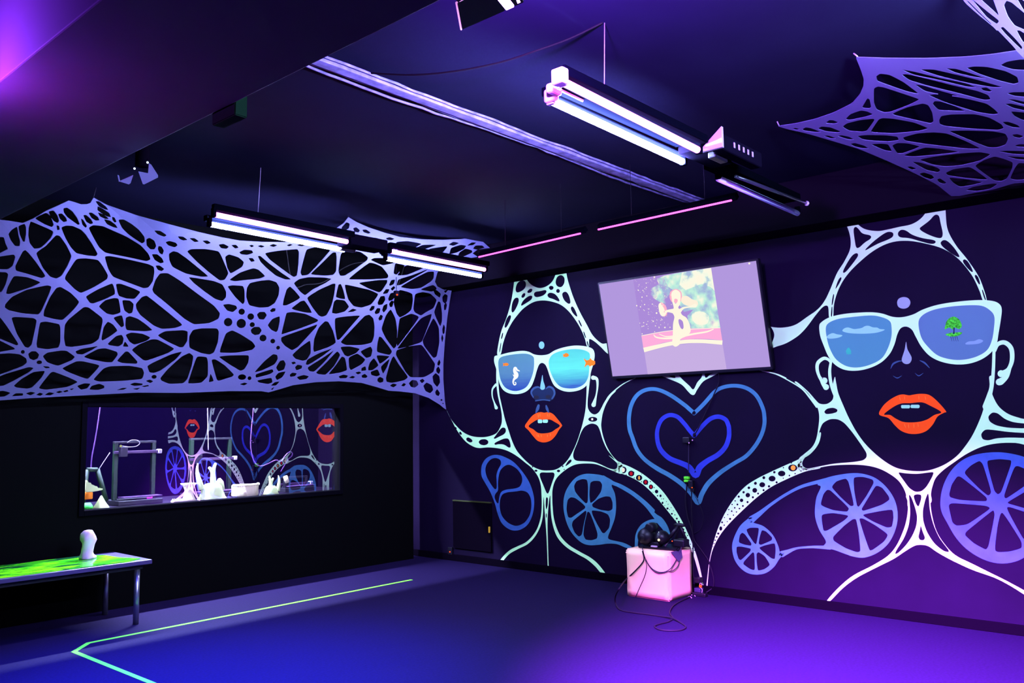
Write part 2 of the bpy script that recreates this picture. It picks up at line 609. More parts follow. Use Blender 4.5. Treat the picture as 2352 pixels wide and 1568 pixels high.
face1 = paint('painted_woman', M['white'], [hair1, body1,
              stroke('M1', '1440,1330,14 1480,1243,12 1540,1180,10 1620,1120,7 1715,1075,4'),
              stroke('M1', '520,1132,22 490,1170,14 488,1230,10 505,1285,12 522,1330,28'),
              stroke('M1', '1352,1072,36 1385,1085,24 1390,1150,16 1378,1230,14 1357,1305,38')],
              hair1_h + body1_h, parent=wall_right)
face1['label'] = 'white line drawing of a woman with a pearl on her brow'
glass1_out = curve_poly('M1', '505,900 515,885 560,875 640,855 740,842 800,850 850,873 910,880 970,870 1020,840 1090,815 1190,797 1280,802 1340,820 1362,850 1365,900 1350,970 1335,1020 1320,1090 1290,1145 1230,1180 1150,1193 1080,1180 1020,1140 985,1070 962,1000 942,960 915,945 890,960 870,1010 850,1080 820,1150 770,1195 700,1213 630,1205 580,1175 550,1120 535,1050 520,990 505,940')
lens1l = curve_poly('M1', '540,935 560,898 620,880 720,867 790,868 838,890 847,930 842,1010 817,1090 780,1152 720,1182 660,1184 600,1157 563,1100 545,1020')
lens1r = curve_poly('M1', '975,920 1000,878 1060,848 1160,828 1250,830 1312,853 1327,890 1320,980 1312,1060 1282,1120 1220,1157 1140,1164 1070,1147 1018,1090 983,1010 973,960')
zt, zbm = on_x(1200, 812)[2], on_x(1200, 898)[2]
paint('painted_sunglasses', M['white'], [glass1_out], [lens1l, lens1r], 0.003, face1)
paint('painted_lens', sea_material('painted_dusk_sea', (0.08, 0.22, 0.17), (0.08, 0.20, 0.18), (0.02, 0.05, 0.16), (zbm, zt)), [lens1l], [], 0.0025, face1)
paint('painted_lens', sea_material('painted_bright_sea', (0.07, 0.45, 0.22), (0.10, 0.62, 0.26), (0.03, 0.07, 0.18), (zbm, zt)), [lens1r], [], 0.0025, face1)
for s in ('578,943 590,952 600,945 620,947 630,958 620,969 600,971 590,966 578,977 583,960',
          '1092,866 1102,873 1115,861 1135,864 1147,880 1130,894 1110,896 1100,888 1092,899 1097,882',
          '1270,906 1300,925 1320,917 1328,901 1342,919 1370,930 1370,955 1355,967 1335,969 1325,980 1318,966 1300,963 1278,985 1290,945'):
    paint('painted_fish', M['orange'], [np.array(pts('M1', s))], [], 0.004, face1)
paint('painted_seahorse', M['cream'], [stroke('M1', '722,1015,6 700,1005,16 685,990,24 678,1012,22 692,1040,36 694,1062,30 675,1085,18 667,1110,12 675,1132,10 688,1130,9 690,1116,7 682,1112,6'),
                                       np.array(pts('M1', '662,1043 684,1055 675,1068'))], [], 0.004, face1)
paint('painted_pearl', M['nose_lit'], [ell(*pts('M1', '911,793')[0], 24 / 3.734, 32 / 3.734)], [], 0.002, face1)
lip1 = curve_poly('M2', '768,220 790,180 830,130 870,105 905,98 935,103 970,98 1010,115 1050,160 1085,207 1082,222 1060,250 1030,300 990,340 935,357 880,345 840,305 800,255')
mouth1 = curve_poly('M2', '800,218 850,175 890,160 935,166 980,160 1020,180 1068,214 1030,245 990,270 930,280 880,275 840,245')
paint('painted_lips', M['lip'], [lip1], [mouth1], 0.002, face1)
paint('lip_highlight', M['lip_light'], [stroke('M2', s) for s in ('880,112,3 882,128,6 884,145,3', '895,108,2 897,122,5 898,136,2', '960,108,2 961,122,5 962,136,2', '978,112,3 976,125,5 974,140,2', '880,285,3 884,300,7 890,312,3', '868,288,2 872,300,4 878,310,2', '905,290,2 908,302,5 910,312,2', '960,288,2 961,300,6 960,312,2', '985,280,2 986,292,6 984,303,2')], [], 0.0025, face1)
for s in ('878,166 884,160 910,160 916,166 916,186 910,192 884,192 878,186', '920,166 926,160 958,160 966,168 964,184 956,190 926,189 920,184'):
    paint('painted_tooth', M['tooth'], [np.array(pts('M2', s))], [], 0.002, face1)
nose1 = curve_poly('M1', '820,1200 838,1162 880,1148 905,1160 925,1166 945,1160 975,1143 1015,1165 1028,1210 1012,1255 975,1270 950,1258 930,1262 910,1262 880,1270 840,1250')
paint('painted_nose', M['nose_dim'], [nose1], [], 0.0018, face1)
paint('nose_shade', M['nose_mid'], [stroke('M1', '840,1240,10 822,1200,14 842,1165,18 880,1152,14 905,1168,6'), stroke('M1', '1000,1252,10 1022,1210,16 1010,1168,18 975,1150,16 948,1168,6'), stroke('M1', '885,1310,20 876,1340,26 862,1372,10'), stroke('M1', '950,1312,12 958,1340,22 972,1372,8'), stroke('M1', '860,1270,10 925,1262,8 980,1268,10')], [], 0.0022, face1)
paint('nose_highlight', M['nose_lit'], [curve_poly('M1', '918,1048 926,1100 940,1145 936,1168 916,1176 900,1164 902,1130 910,1090')], [], 0.0026, face1)
paint('nostril', M['hole'], [ell(*pts('M1', '866,1240')[0], 24 / 3.73, 15 / 3.73), ell(*pts('M1', '968,1236')[0], 24 / 3.73, 15 / 3.73)], [], 0.0026, face1)
paint('painted_pink_square', M['cream'], [np.array(pts('M2', '1337,150 1353,150 1353,167 1337,167'))], [], 0.002, face1)

# ---- the dotted swag to the pouf (left of the heart's tip)
swag1 = curve_poly('M4', '60,215 95,240 140,268 220,300 310,350 400,420 470,490 540,590 600,690 650,790 700,910 740,1040 770,1190 763,1190 735,1100 700,980 660,870 610,770 540,680 460,580 380,490 300,420 220,375 140,345 80,325 110,318 128,300 120,270')
dots1 = 'o 418,485,13,14 448,517,8,10 463,570,7,9 500,612,8 533,652,7 570,688,7 140,276,4 190,362,5 248,340,4 251,383,4 305,412,4 306,353,3 372,410,4 350,432,3 400,455,4 425,517,5 392,490,3 440,555,3 455,540,3 470,540,4 480,590,3 492,560,3 505,580,3 515,620,3 528,606,3 538,680,3 545,630,3 556,660,4 560,705,4 585,712,8 600,740,7 618,770,9 632,793,6 640,830,6 650,815,4 660,850,5 672,880,4 685,912,3 695,945,3 705,925,5'
jewel1 = ((168, 323, 25, 26, 'cream'), (228, 350, 23, 22, 'red'), (287, 382, 24, 22, 'amber'), (336, 415, 20, 20, 'red'), (376, 450, 16, 18, 'red'))
sw1 = paint('painted_swag', M['white'], [swag1], holes('M4', dots1) + holes('M4', 'o ' + ' '.join('%g,%g,%g,%g' % j[:4] for j in jewel1)), parent=wall_right)
sw1['label'] = 'white dotted swag with red and amber jewels running down to the pouf'
for x, y, rx, ry, c in jewel1:
    q = pts('M4', '%g,%g' % (x, y))[0]
    paint('painted_jewel', M[c], [ell(q[0], q[1], rx * (0.3 if c == 'amber' else 0.5) / 3.27, ry * 0.65 / 3.27, 14)], [], 0.002, sw1)

# ---- right dotted swag
swag2 = curve_poly('M4', '792,1195 800,1120 815,1000 845,870 880,760 930,650 1000,540 1080,450 1170,390 1270,340 1380,290 1470,250 1540,213 1600,150 1625,100 1640,45 1652,50 1640,110 1612,160 1570,205 1525,235 1508,262 1512,288 1535,308 1570,315 1640,300 1640,312 1560,328 1500,347 1400,390 1280,450 1170,530 1060,630 960,730 890,820 840,920 815,1030 800,1195')
dots2 = 'o 1357,350,28,21 1285,388,26,21 1211,434,22,19 1155,476,18 1103,512,17 1056,551,13 1302,340,9 1223,381,11 1160,423,11 1111,457,10 1071,490,9 1035,523,8 1319,416,8 1262,446,9 1221,475,8 1180,500,7 1141,528,8 1101,564,8 1008,555,5 1025,582,7 1066,593,7 1040,613,6 985,582,5 1005,607,6 982,632,6 960,620,5 1018,638,5 995,662,5 970,690,8 952,658,4 928,680,4 949,711,4 910,716,7 926,737,5 900,762,11,16 881,800,8 870,825,6 858,850,5 850,875,4 842,900,3 1483,264,6 1502,326,9 1458,351,5 1415,365,6 1370,306,5 1430,270,5 1369,385,4 1440,308,34,26'
sw2 = paint('painted_swag', M['white'], [swag2], holes('M4', dots2), parent=wall_right)
sw2['label'] = 'broad white dotted swag with one amber jewel right of the heart'
q = pts('M4', '1443,307')[0]
paint('painted_jewel', M['amber'], [ell(q[0], q[1], 18 / 3.27, 19 / 3.27)], [], 0.002, sw2)

# ---- hearts, the white V under the screen and the arcs
heart_o = stroke('T', '1593.7,948,9 1582,938,9 1572,929.5,9 1543,909,9 1516,896,8.5 1496,893,8.5 1476,898,9 1460,911,9 1449,933,9 1444.5,960,9 1446,985,9 1452.5,1004.5,9 1463,1032,9 1481,1055,9 1508.6,1075,10 1539,1092,10 1567,1111.6,10.5 1588,1133,10.5 1603.5,1154,11 1612.6,1133,11 1628,1108.6,11 1655.5,1084,10 1686,1064,9 1713.7,1047,9 1735,1023,9 1749,998,9 1755.5,975,9 1755.5,955,9 1751.7,936,9 1738,909,9 1717,892,9 1690,885.5,8.5 1663,888.5,8.5 1642,899,8.5 1620.5,923,9 1606,938,9 1594,949,9')
heart_i = stroke('T', '1594,1000,10 1583,987,9.5 1572,973,9.5 1556,957,9.5 1537.5,953,9.5 1521,962,9.5 1512,979,9 1509,998,9.5 1512,1020,10 1521,1037,11 1539,1053,11.5 1563.7,1063,12 1582,1072,13 1598,1091,14 1607,1073,14 1625,1058,12 1649,1044,11.5 1666,1026,11 1674,1004,10.5 1674.5,985,10 1672.5,975,10 1666,963,10 1650,956.5,10 1631,962,10 1612.5,979,10 1596,999,10')
h = paint('painted_heart', M['blue'], [heart_o], [], parent=wall_right)
h['label'] = 'large light blue heart outline under the television'
h = paint('painted_heart', M['violet_blue'], [heart_i], [], parent=wall_right)
h['label'] = 'smaller violet blue heart outline inside the larger one'
vee = curve_poly('M3', '620,1050 690,1080 800,1128 860,1190 888,1216 915,1216 940,1172 990,1105 1060,1066 1140,1020 1060,1040 1022,1070 1006,1066 1000,1030 985,1030 975,1070 940,1112 906,1172 870,1140 810,1085 770,1040 742,1040 752,1072 720,1070 690,1056')
paint('painted_vee', M['white'], [vee], [], parent=wall_right)

# ---- the larger woman on the right
hair2 = curve_poly('M5', '62,1156 110,1145 180,1120 260,1070 320,1010 380,930 430,870 460,852 478,865 485,940 512,940 520,840 550,740 600,650 680,560 800,460 920,400 1050,385 1200,410 1320,450 1420,520 1510,630 1565,740 1592,815 1620,820 1600,740 1560,640 1480,520 1400,420 1340,310 1325,200 1325,80 1338,-60 1300,-80 1260,-40 1225,95 1200,150 1150,220 1080,265 990,285 900,305 830,315 740,300 680,255 655,210 640,130 600,110 570,150 585,215 600,250 630,330 640,400 630,460 590,540 540,620 490,740 450,820 400,880 330,930 240,990 150,1010 70,1005 40,985 62,1003 84,1040 87,1080')
hair2_h = holes('M5', '''
610,235 625,190 645,190 652,238 632,252
1238,132 1248,70 1300,60 1306,125 1280,140 1253,140
657,300 675,281 697,300 722,335 787,345 787,370 740,397 700,437 678,437 670,390
1127,300 1160,275 1210,238 1245,195 1277,200 1287,260 1305,330 1297,367 1258,364 1188,337
725,468 790,400 870,338 910,318 947,325 947,355 910,377 830,407
976,330 1000,303 1040,310 1080,343 1160,368 1240,378 1257,395 1230,412 1150,392 1060,364 988,362
1283,400 1305,378 1335,383 1382,430 1427,497 1415,507 1350,467 1300,427
1443,530 1460,515 1487,535 1524,607 1510,612 1470,572
1530,640 1540,626 1562,650 1574,702 1560,697
578,614 610,550 650,488 685,470 697,490 660,542 600,617
525,740 550,663 572,643 574,662 545,714
500,855 512,768 522,770 511,843
495,930 502,856 509,860 506,935
1583,740 1590,733 1617,812 1605,812
''', 0.24)
# the larger woman below the chin is assembled from simpler overlapping shapes
chin2 = curve_poly('M6', '460,-40 445,30 452,70 445,105 410,130 365,128 335,100 290,50 222,-8 212,-2 280,50 322,105 350,150 362,210 355,290 342,355 315,405 265,448 235,475 225,520 240,550 300,546 420,522 540,514 640,517 720,532 790,562 860,612 900,672 918,730 935,790 1062,760 1068,700 1075,660 1097,600 1142,552 1210,502 1300,442 1400,397 1500,378 1600,376 1720,385 1720,242 1640,222 1560,195 1500,150 1464,90 1450,40 1455,-40 1436,-40 1438,20 1413,110 1388,200 1340,310 1290,390 1230,460 1150,515 1060,548 980,555 890,545 820,520 740,465 660,390 600,310 550,220 510,130 482,60 468,-10')
neck2 = curve_poly('M6', '914,705 920,745 922,800 912,870 890,940 850,1025 795,1090 700,1150 580,1212 490,1285 413,1370 432,1374 510,1295 600,1228 720,1165 830,1110 900,1064 960,1028 1000,1020 1050,1028 1110,1068 1200,1118 1330,1178 1470,1228 1580,1285 1720,1372 1720,1345 1560,1255 1450,1200 1330,1140 1222,1085 1150,1010 1102,930 1074,830 1064,745 1062,712 985,698')
body2_h = holes('M6', '''
392,180 410,160 450,153 478,165 475,182 440,192 405,195
252,500 275,463 320,423 350,373 363,300 383,250 430,225 480,226 522,250 572,310 622,380 662,440 662,467 640,487 580,497 450,507 350,527 290,540 260,532
857,560 900,568 980,573 1050,563 1087,560 1077,590 1042,652 1010,682 970,687 930,662 893,610
956,710 975,700 1007,703 1007,730 990,783 973,762
928,698 945,720 967,780 982,840 977,900 952,962 912,1022 862,1072 840,1080 848,1055 898,980 928,900 938,820 933,750
1050,690 1055,720 1060,800 1082,890 1122,980 1192,1067 1150,1062 1088,1012 1043,942 1018,870 1016,800 1033,730
1003,893 1015,935 1032,975 1022,992 998,990 988,970 998,930
1428,210 1455,183 1490,188 1530,223 1590,248 1740,260 1740,287 1560,282 1480,267 1438,242
1383,320 1410,290 1470,295 1560,308 1740,318 1740,347 1560,342 1480,347 1430,362 1393,354
''', 0.2)
face2 = paint('painted_woman', M['white'], [hair2, chin2, neck2,
              stroke('M3', '1450,1005,4 1500,1013,5 1620,1040,7 1700,1075,8'),
              stroke('M5', '0,1322,6 100,1345,7 200,1395,8 290,1452,10 350,1520,14 395,1580,16'),
              stroke('M5', '498,1250,16 488,1330,22 500,1420,24 530,1500,28 570,1580,34'),
              stroke('M5', '1672,1170,22 1668,1300,24 1658,1420,26 1638,1500,36 1612,1580,46'),
              stroke('M5', '497,1262,18 478,1240,20 445,1232,24 405,1262,26 398,1310,24 415,1365,22 440,1395,34 450,1392,46'),
              stroke('M5', '425,1385,20 440,1415,26 462,1438,44'),
              stroke('M5', '1680,1178,16 1700,1130,28 1750,1118,32 1795,1160,34 1802,1240,32 1780,1305,30 1745,1338,44 1722,1342,50'),
              stroke('M5', '1785,1300,26 1765,1360,30 1725,1395,48 1708,1402,48')],
              hair2_h + body2_h, parent=wall_right)
face2['label'] = 'white line drawing of a larger woman wearing sky sunglasses'
glass2_out = curve_poly('M5', '413,1000 430,970 490,935 590,912 700,902 800,900 870,910 940,932 1010,935 1090,915 1160,880 1270,845 1420,822 1560,812 1660,818 1710,840 1728,880 1720,960 1705,1050 1690,1130 1650,1190 1580,1240 1490,1270 1390,1275 1290,1255 1210,1215 1150,1150 1110,1080 1080,1025 1040,1003 1000,1015 975,1060 955,1130 920,1200 860,1260 780,1300 690,1320 600,1315 530,1280 480,1220 445,1140 420,1070')
lens2l = curve_poly('M5', '460,1020 480,978 550,948 660,933 790,923 872,938 922,965 934,1010 932,1080 907,1160 862,1232 780,1277 690,1297 608,1287 538,1242 498,1180 473,1110')
lens2r = curve_poly('M5', '1128,980 1150,928 1220,888 1330,863 1470,850 1580,853 1642,885 1674,930 1672,1010 1657,1100 1622,1172 1550,1217 1460,1240 1370,1240 1270,1212 1198,1150 1148,1080')
paint('painted_sunglasses', M['white'], [glass2_out], [lens2l, lens2r], 0.003, face2)
paint('painted_lens', mat('painted_day_sky', (0.07, 0.27, 0.22), 0.8, 0.05), [lens2l], [], 0.0025, face2)
paint('painted_lens', mat('painted_violet_sky', (0.09, 0.20, 0.22), 0.8, 0.05), [lens2r], [], 0.0025, face2)
paint('painted_cloud', M['cloud'], [curve_poly('M5', '583,1037 590,1018 620,1009 660,1020 690,1018 720,1012 742,1000 768,997 800,1008 830,1010 850,1020 885,1026 830,1046 740,1054 640,1051')], [], 0.003, face2)
paint('painted_cloud', M['cloud'], [curve_poly('M5', '466,1080 480,1062 510,1050 540,1058 580,1066 550,1083 490,1090')], [], 0.003, face2)
paint('painted_cloud', M['cloud_dim'], [curve_poly('M5', '1466,1124 1490,1110 1530,1106 1565,1094 1594,1106 1560,1126 1480,1132')], [], 0.003, face2)
paint('painted_tree', M['leaf'], [curve_poly('M5', '1318,1022 1322,990 1330,965 1350,942 1383,931 1415,946 1432,970 1440,1000 1420,1021 1395,1012 1375,1024 1350,1010'),
                                  curve_poly('M5', '1322,1060 1350,1050 1385,1046 1440,1044 1430,1062 1392,1074 1350,1073')], [], 0.003, face2)
paint('tree_trunk', M['nose_dim'], [stroke('M5', '1384,1012,10 1383,1035,8 1382,1052,12')] + [stroke('M5', '%d,1075,4 %d,1092,3 %d,1108,2' % (a, a + 4, a + 10)) for a in (1360, 1375, 1390, 1405)], [], 0.0035, face2)
paint('painted_tree', M['teal'], [curve_poly('M5', '607,1190 610,1168 625,1154 638,1170 643,1188 632,1192'), stroke('M5', '612,1198,8 640,1197,8'), stroke('M5', '625,1190,4 625,1204,3')], [], 0.003, face2)
paint('painted_pearl', M['pearl'], [curve_poly('M5', '974,832 985,803 1020,790 1055,800 1070,830 1055,862 1020,874 985,862')], [], 0.002, face2)
paint('painted_nose', M['pearl'], [curve_poly('M5', '1039,1112 1048,1165 1078,1225 1068,1262 1042,1273 1016,1262 1008,1235 1028,1170')], [], 0.002, face2)
paint('nose_shade', M['nose_mid'], [stroke('M5', '928,1305,4 945,1272,12 980,1254,10 1008,1250,4'), stroke('M5', '1138,1247,4 1172,1264,12 1207,1300,4'), stroke('M5', '945,1358,2 975,1373,7 1006,1357,2'), stroke('M5', '1103,1338,2 1130,1357,7 1162,1338,2')], [], 0.002, face2)
lip2 = curve_poly('M6', '741,197 760,150 800,110 850,80 890,70 930,76 960,71 1010,66 1060,75 1110,115 1163,176 1150,186 1110,210 1080,260 1040,300 990,318 930,318 880,300 840,265 800,220')
mouth2 = curve_poly('M6', '772,195 830,150 880,128 940,125 1010,120 1060,140 1133,182 1090,200 1040,230 980,245 900,245 850,225 810,200')
paint('painted_lips', M['lip'], [lip2], [mouth2], 0.002, face2)
paint('lip_highlight', M['lip_light'], [stroke('M6', s) for s in ('870,84,2 872,96,4 874,108,2', '900,80,2 902,90,3 903,102,2', '990,78,2 992,90,4 992,102,2', '1030,82,2 1034,94,4 1036,104,2', '900,255,2 904,268,4 908,280,2', '925,256,2 927,270,4 929,284,2', '960,254,2 961,268,4 961,282,2', '985,252,2 987,262,3 988,275,2')], [], 0.0025, face2)
for s in ('879,142 884,137 932,137 936,142 935,153 930,158 886,158 880,154', '940,140 945,135 990,135 997,141 996,152 990,157 945,156 940,152'):
    paint('painted_tooth', M['tooth'], [np.array(pts('M6', s))], [], 0.002, face2)

# ---- blue fruit
seed = curve_poly('M2', '393,600 400,550 430,500 480,470 540,465 600,485 670,525 740,600 800,690 835,780 848,870 835,970 800,1050 750,1095 690,1113 630,1100 570,1050 535,970 510,880 470,780 430,710 398,650')
seed_h = holes('M2', '''
426,590 438,545 470,503 515,488 557,503 567,540 537,590 522,640 527,700 527,752 510,762 478,720 438,650
535,710 543,640 558,590 600,553 640,546 702,583 742,640 747,690 727,737 690,752 600,762 560,782 545,840 542,884 525,874 506,830 513,798 540,770
553,850 573,800 620,783 690,778 740,768 792,783 822,840 825,910 812,980 772,1042 720,1070 680,1074 620,1047 568,990 551,920
''', 0.22)
o = paint('painted_seed_pod', M['deep_blue'], [seed], seed_h, parent=wall_right)
o['label'] = 'deep blue three-chambered pod left of the smaller neck'
fruit1 = curve_poly('M2', '1098,900 1110,800 1150,720 1210,655 1280,628 1350,628 1430,640 1500,672 1530,700 1512,730 1540,800 1550,900 1540,1000 1510,1090 1482,1160 1492,1188 1560,1205 1620,1220 1690,1258 1640,1262 1560,1230 1480,1225 1400,1235 1320,1238 1260,1220 1200,1170 1150,1100 1115,1010')
fruit1_h = holes('M2', '''
1188,730 1210,688 1260,670 1302,676 1310,740 1307,872 1290,882 1238,830 1198,780
1328,700 1360,686 1412,688 1432,720 1422,780 1370,852 1328,882 1320,800
1343,885 1400,838 1460,818 1502,823 1520,870 1520,930 1490,947 1420,937 1348,912
1338,938 1420,948 1482,973 1500,1020 1492,1090 1450,1137 1430,1132 1388,1060 1348,980
1303,948 1325,958 1362,1050 1392,1140 1387,1182 1340,1197 1288,1192 1268,1150 1278,1060
1290,938 1297,960 1272,1060 1257,1150 1230,1167 1193,1130 1170,1070 1178,1030 1230,988
1287,908 1282,925 1210,972 1165,1005 1138,1000 1123,930 1133,850 1160,826 1200,833 1262,880
''', 0.16)
o = paint('painted_citrus', M['blue'], [fruit1,
          stroke('M2', '1440,655,30 1520,704,32 1600,735,28 1700,792,22 1800,872,24 1867,942,30'),
          stroke('M4', '120,435,20 230,500,18 330,580,22 400,660,30 440,700,52 478,750,46 505,800,30 520,840,14'),
          stroke('M4', '265,900,22 274,812,26 310,747,30 370,712,30 430,705,30')], fruit1_h, parent=wall_right)
o['label'] = 'blue citrus slice with seven segments behind the pouf'
fruit2 = curve_poly('M6', '335,800 345,720 372,655 352,640 370,612 450,585 560,568 640,572 720,600 790,660 840,740 858,830 845,920 800,1010 730,1070 650,1100 580,1095 520,1075 450,1050 385,1035 405,1000 365,930 340,860')
fruit2_h = holes('M6', '''
438,655 470,618 530,600 547,620 567,700 582,772 560,777 498,720
578,593 640,590 702,608 707,630 662,710 612,782 600,772 583,680
720,643 760,658 802,713 807,735 760,767 640,807 628,795 668,730
628,830 740,808 827,795 832,850 822,907 790,912 700,872
613,853 640,853 720,898 800,955 772,1000 700,1052 680,1057 643,950
573,858 595,856 612,940 624,1062 600,1067 530,1042 453,995 448,970 520,898
373,828 450,818 552,835 520,867 410,932 388,932
368,770 388,700 410,673 430,673 500,738 552,790 540,812 450,802
''', 0.14)
o = paint('painted_citrus', M['blue'], [fruit2, stroke('T', '1914,1098.5,10 1884.5,1105,8.5 1841,1117,7 1803,1136.5,6.5 1769,1159.5,7 1746,1178,10.5 1727,1192,16'),
          stroke('M6', '430,1038,24 350,1034,18 290,1035,14 220,1042,14 160,1065,28 128,1078,40')], fruit2_h, parent=wall_right)
o['label'] = 'blue citrus slice with eight segments below the smaller left shoulder line'
fruit3 = curve_poly('M4', '985,900 1000,830 1040,750 1090,700 1130,676 1140,715 1220,745 1290,810 1330,890 1345,940 1375,950 1340,990 1300,1050 1240,1095 1170,1108 1100,1095 1040,1050 1000,985')
fruit3_h = holes('M4', '''
1091,770 1120,756 1187,756 1182,800 1167,882 1150,872 1108,810
1208,773 1240,783 1287,830 1282,852 1200,887 1183,875 1193,820
1307,870 1312,920 1307,992 1280,987 1200,922 1188,905 1230,888
1183,938 1230,968 1272,1035 1230,1067 1178,1080 1170,1020 1168,950
1140,938 1152,948 1157,1077 1120,1067 1068,1030 1073,1010
1018,898 1060,898 1127,913 1122,935 1050,1002 1033,990 1018,940
1033,867 1043,810 1060,793 1080,803 1132,875 1127,892 1080,884
''', 0.14)
o = paint('painted_citrus', M['blue'], [fruit3], fruit3_h, parent=wall_right)
o['label'] = 'smallest blue citrus slice right of the pouf'
fruit4 = curve_poly('M6', '1128,740 1145,650 1190,560 1260,490 1350,450 1470,435 1580,445 1690,480 1780,560 1830,680 1840,790 1810,920 1740,1030 1640,1110 1530,1138 1420,1120 1310,1060 1230,980 1170,880 1135,810')
fruit4_h = holes('M6', '''
1273,565 1320,518 1375,488 1397,510 1452,690 1430,712 1378,670
1423,487 1500,478 1577,485 1572,520 1512,690 1490,702 1468,680 1428,530
1598,515 1660,538 1722,590 1702,620 1540,732 1528,710
1543,755 1640,698 1740,638 1782,720 1792,790 1740,812 1600,772
1533,770 1650,808 1782,850 1752,930 1690,1012 1648,980
1513,798 1642,1000 1642,1042 1560,1064 1468,1067 1488,900
1463,798 1472,830 1432,1030 1415,1052 1338,1010 1283,960 1288,938 1400,848
1178,770 1200,755 1420,773 1447,790 1300,892 1230,900 1203,880
1183,700 1198,640 1233,588 1255,588 1422,720 1422,747 1250,737 1188,720
''', 0.14)
o = paint('painted_citrus', M['deep_blue'], [fruit4], fruit4_h, parent=wall_right)
o['label'] = 'largest blue citrus slice at the right edge of the mural'

# ================================================================== STRETCH FABRIC WEBS
def tps(ctrl):
    """thin-plate interpolation of a depth over the traced outline"""
    P = np.array([(c[0] / 1000, c[1] / 1000) for c in ctrl])
    v = np.array([c[2] for c in ctrl])
    n = len(P)

    def ker(r2):
        return 0.5 * r2 * np.log(r2 + 1e-12)
    K = ker(((P[:, None] - P[None]) ** 2).sum(-1)) + np.eye(n) * 1e-3
    Q = np.hstack([np.ones((n, 1)), P])
    A = np.block([[K, Q], [Q.T, np.zeros((3, 3))]])
    w = np.linalg.solve(A, np.concatenate([v, np.zeros(3)]))

    def f(x, y):
        q = np.array((x / 1000, y / 1000))
        return float(ker(((P - q) ** 2).sum(-1)) @ w[:n] + w[n] + w[n + 1] * q[0] + w[n + 2] * q[1])
    return f


depth_w = tps([(0, 505, 6.06), (60, 513, 6.18), (0, 700, 6.75), (0, 917, 7.37), (215, 455, 6.88), (160, 466, 6.55), (400, 520, 6.6), (640, 550, 6.32),
               (800, 500, 6.17), (1100, 545, 6.10), (1122, 568, 6.08), (1040, 664, 6.95), (1025, 940, 7.11), (1030, 800, 7.06), (890, 890, 7.30),
               (620, 898, 7.37), (300, 910, 7.37), (500, 750, 6.95), (800, 750, 6.85), (1000, 600, 6.45), (1060, 600, 6.25), (950, 680, 6.78)])
outA = pts('A', '-20,296 0,298 60,305 150,319 220,288 300,240 400,195 450,172 485,182 530,197 570,196 592,188 612,152 700,200 900,270 1100,325 1300,378 1450,412 1568,434')
outB = pts('B', '150,300 300,302 450,290 560,250 620,221 680,180 714,138 770,172 850,207 950,240 1050,268 1200,284 1330,287 1450,282 1555,267 1590,295 1640,340 1560,350 1526,375 1560,398 1470,412 1430,416 1400,405 1370,412 1335,460 1296,500 1280,560 1296,592 1330,610 1345,615 1391,606 1375,700 1360,800 1345,950 1335,1100 1335,1200 1345,1340 1354,1398 1340,1390 1310,1365 1240,1322 1150,1291 1050,1279 975,1274 900,1251 800,1223 650,1212 500,1218 350,1238 250,1268 190,1285 143,1277')
outA2 = pts('A', '1500,1419 1200,1431 900,1429 600,1444 200,1465 0,1480 -20,1481')
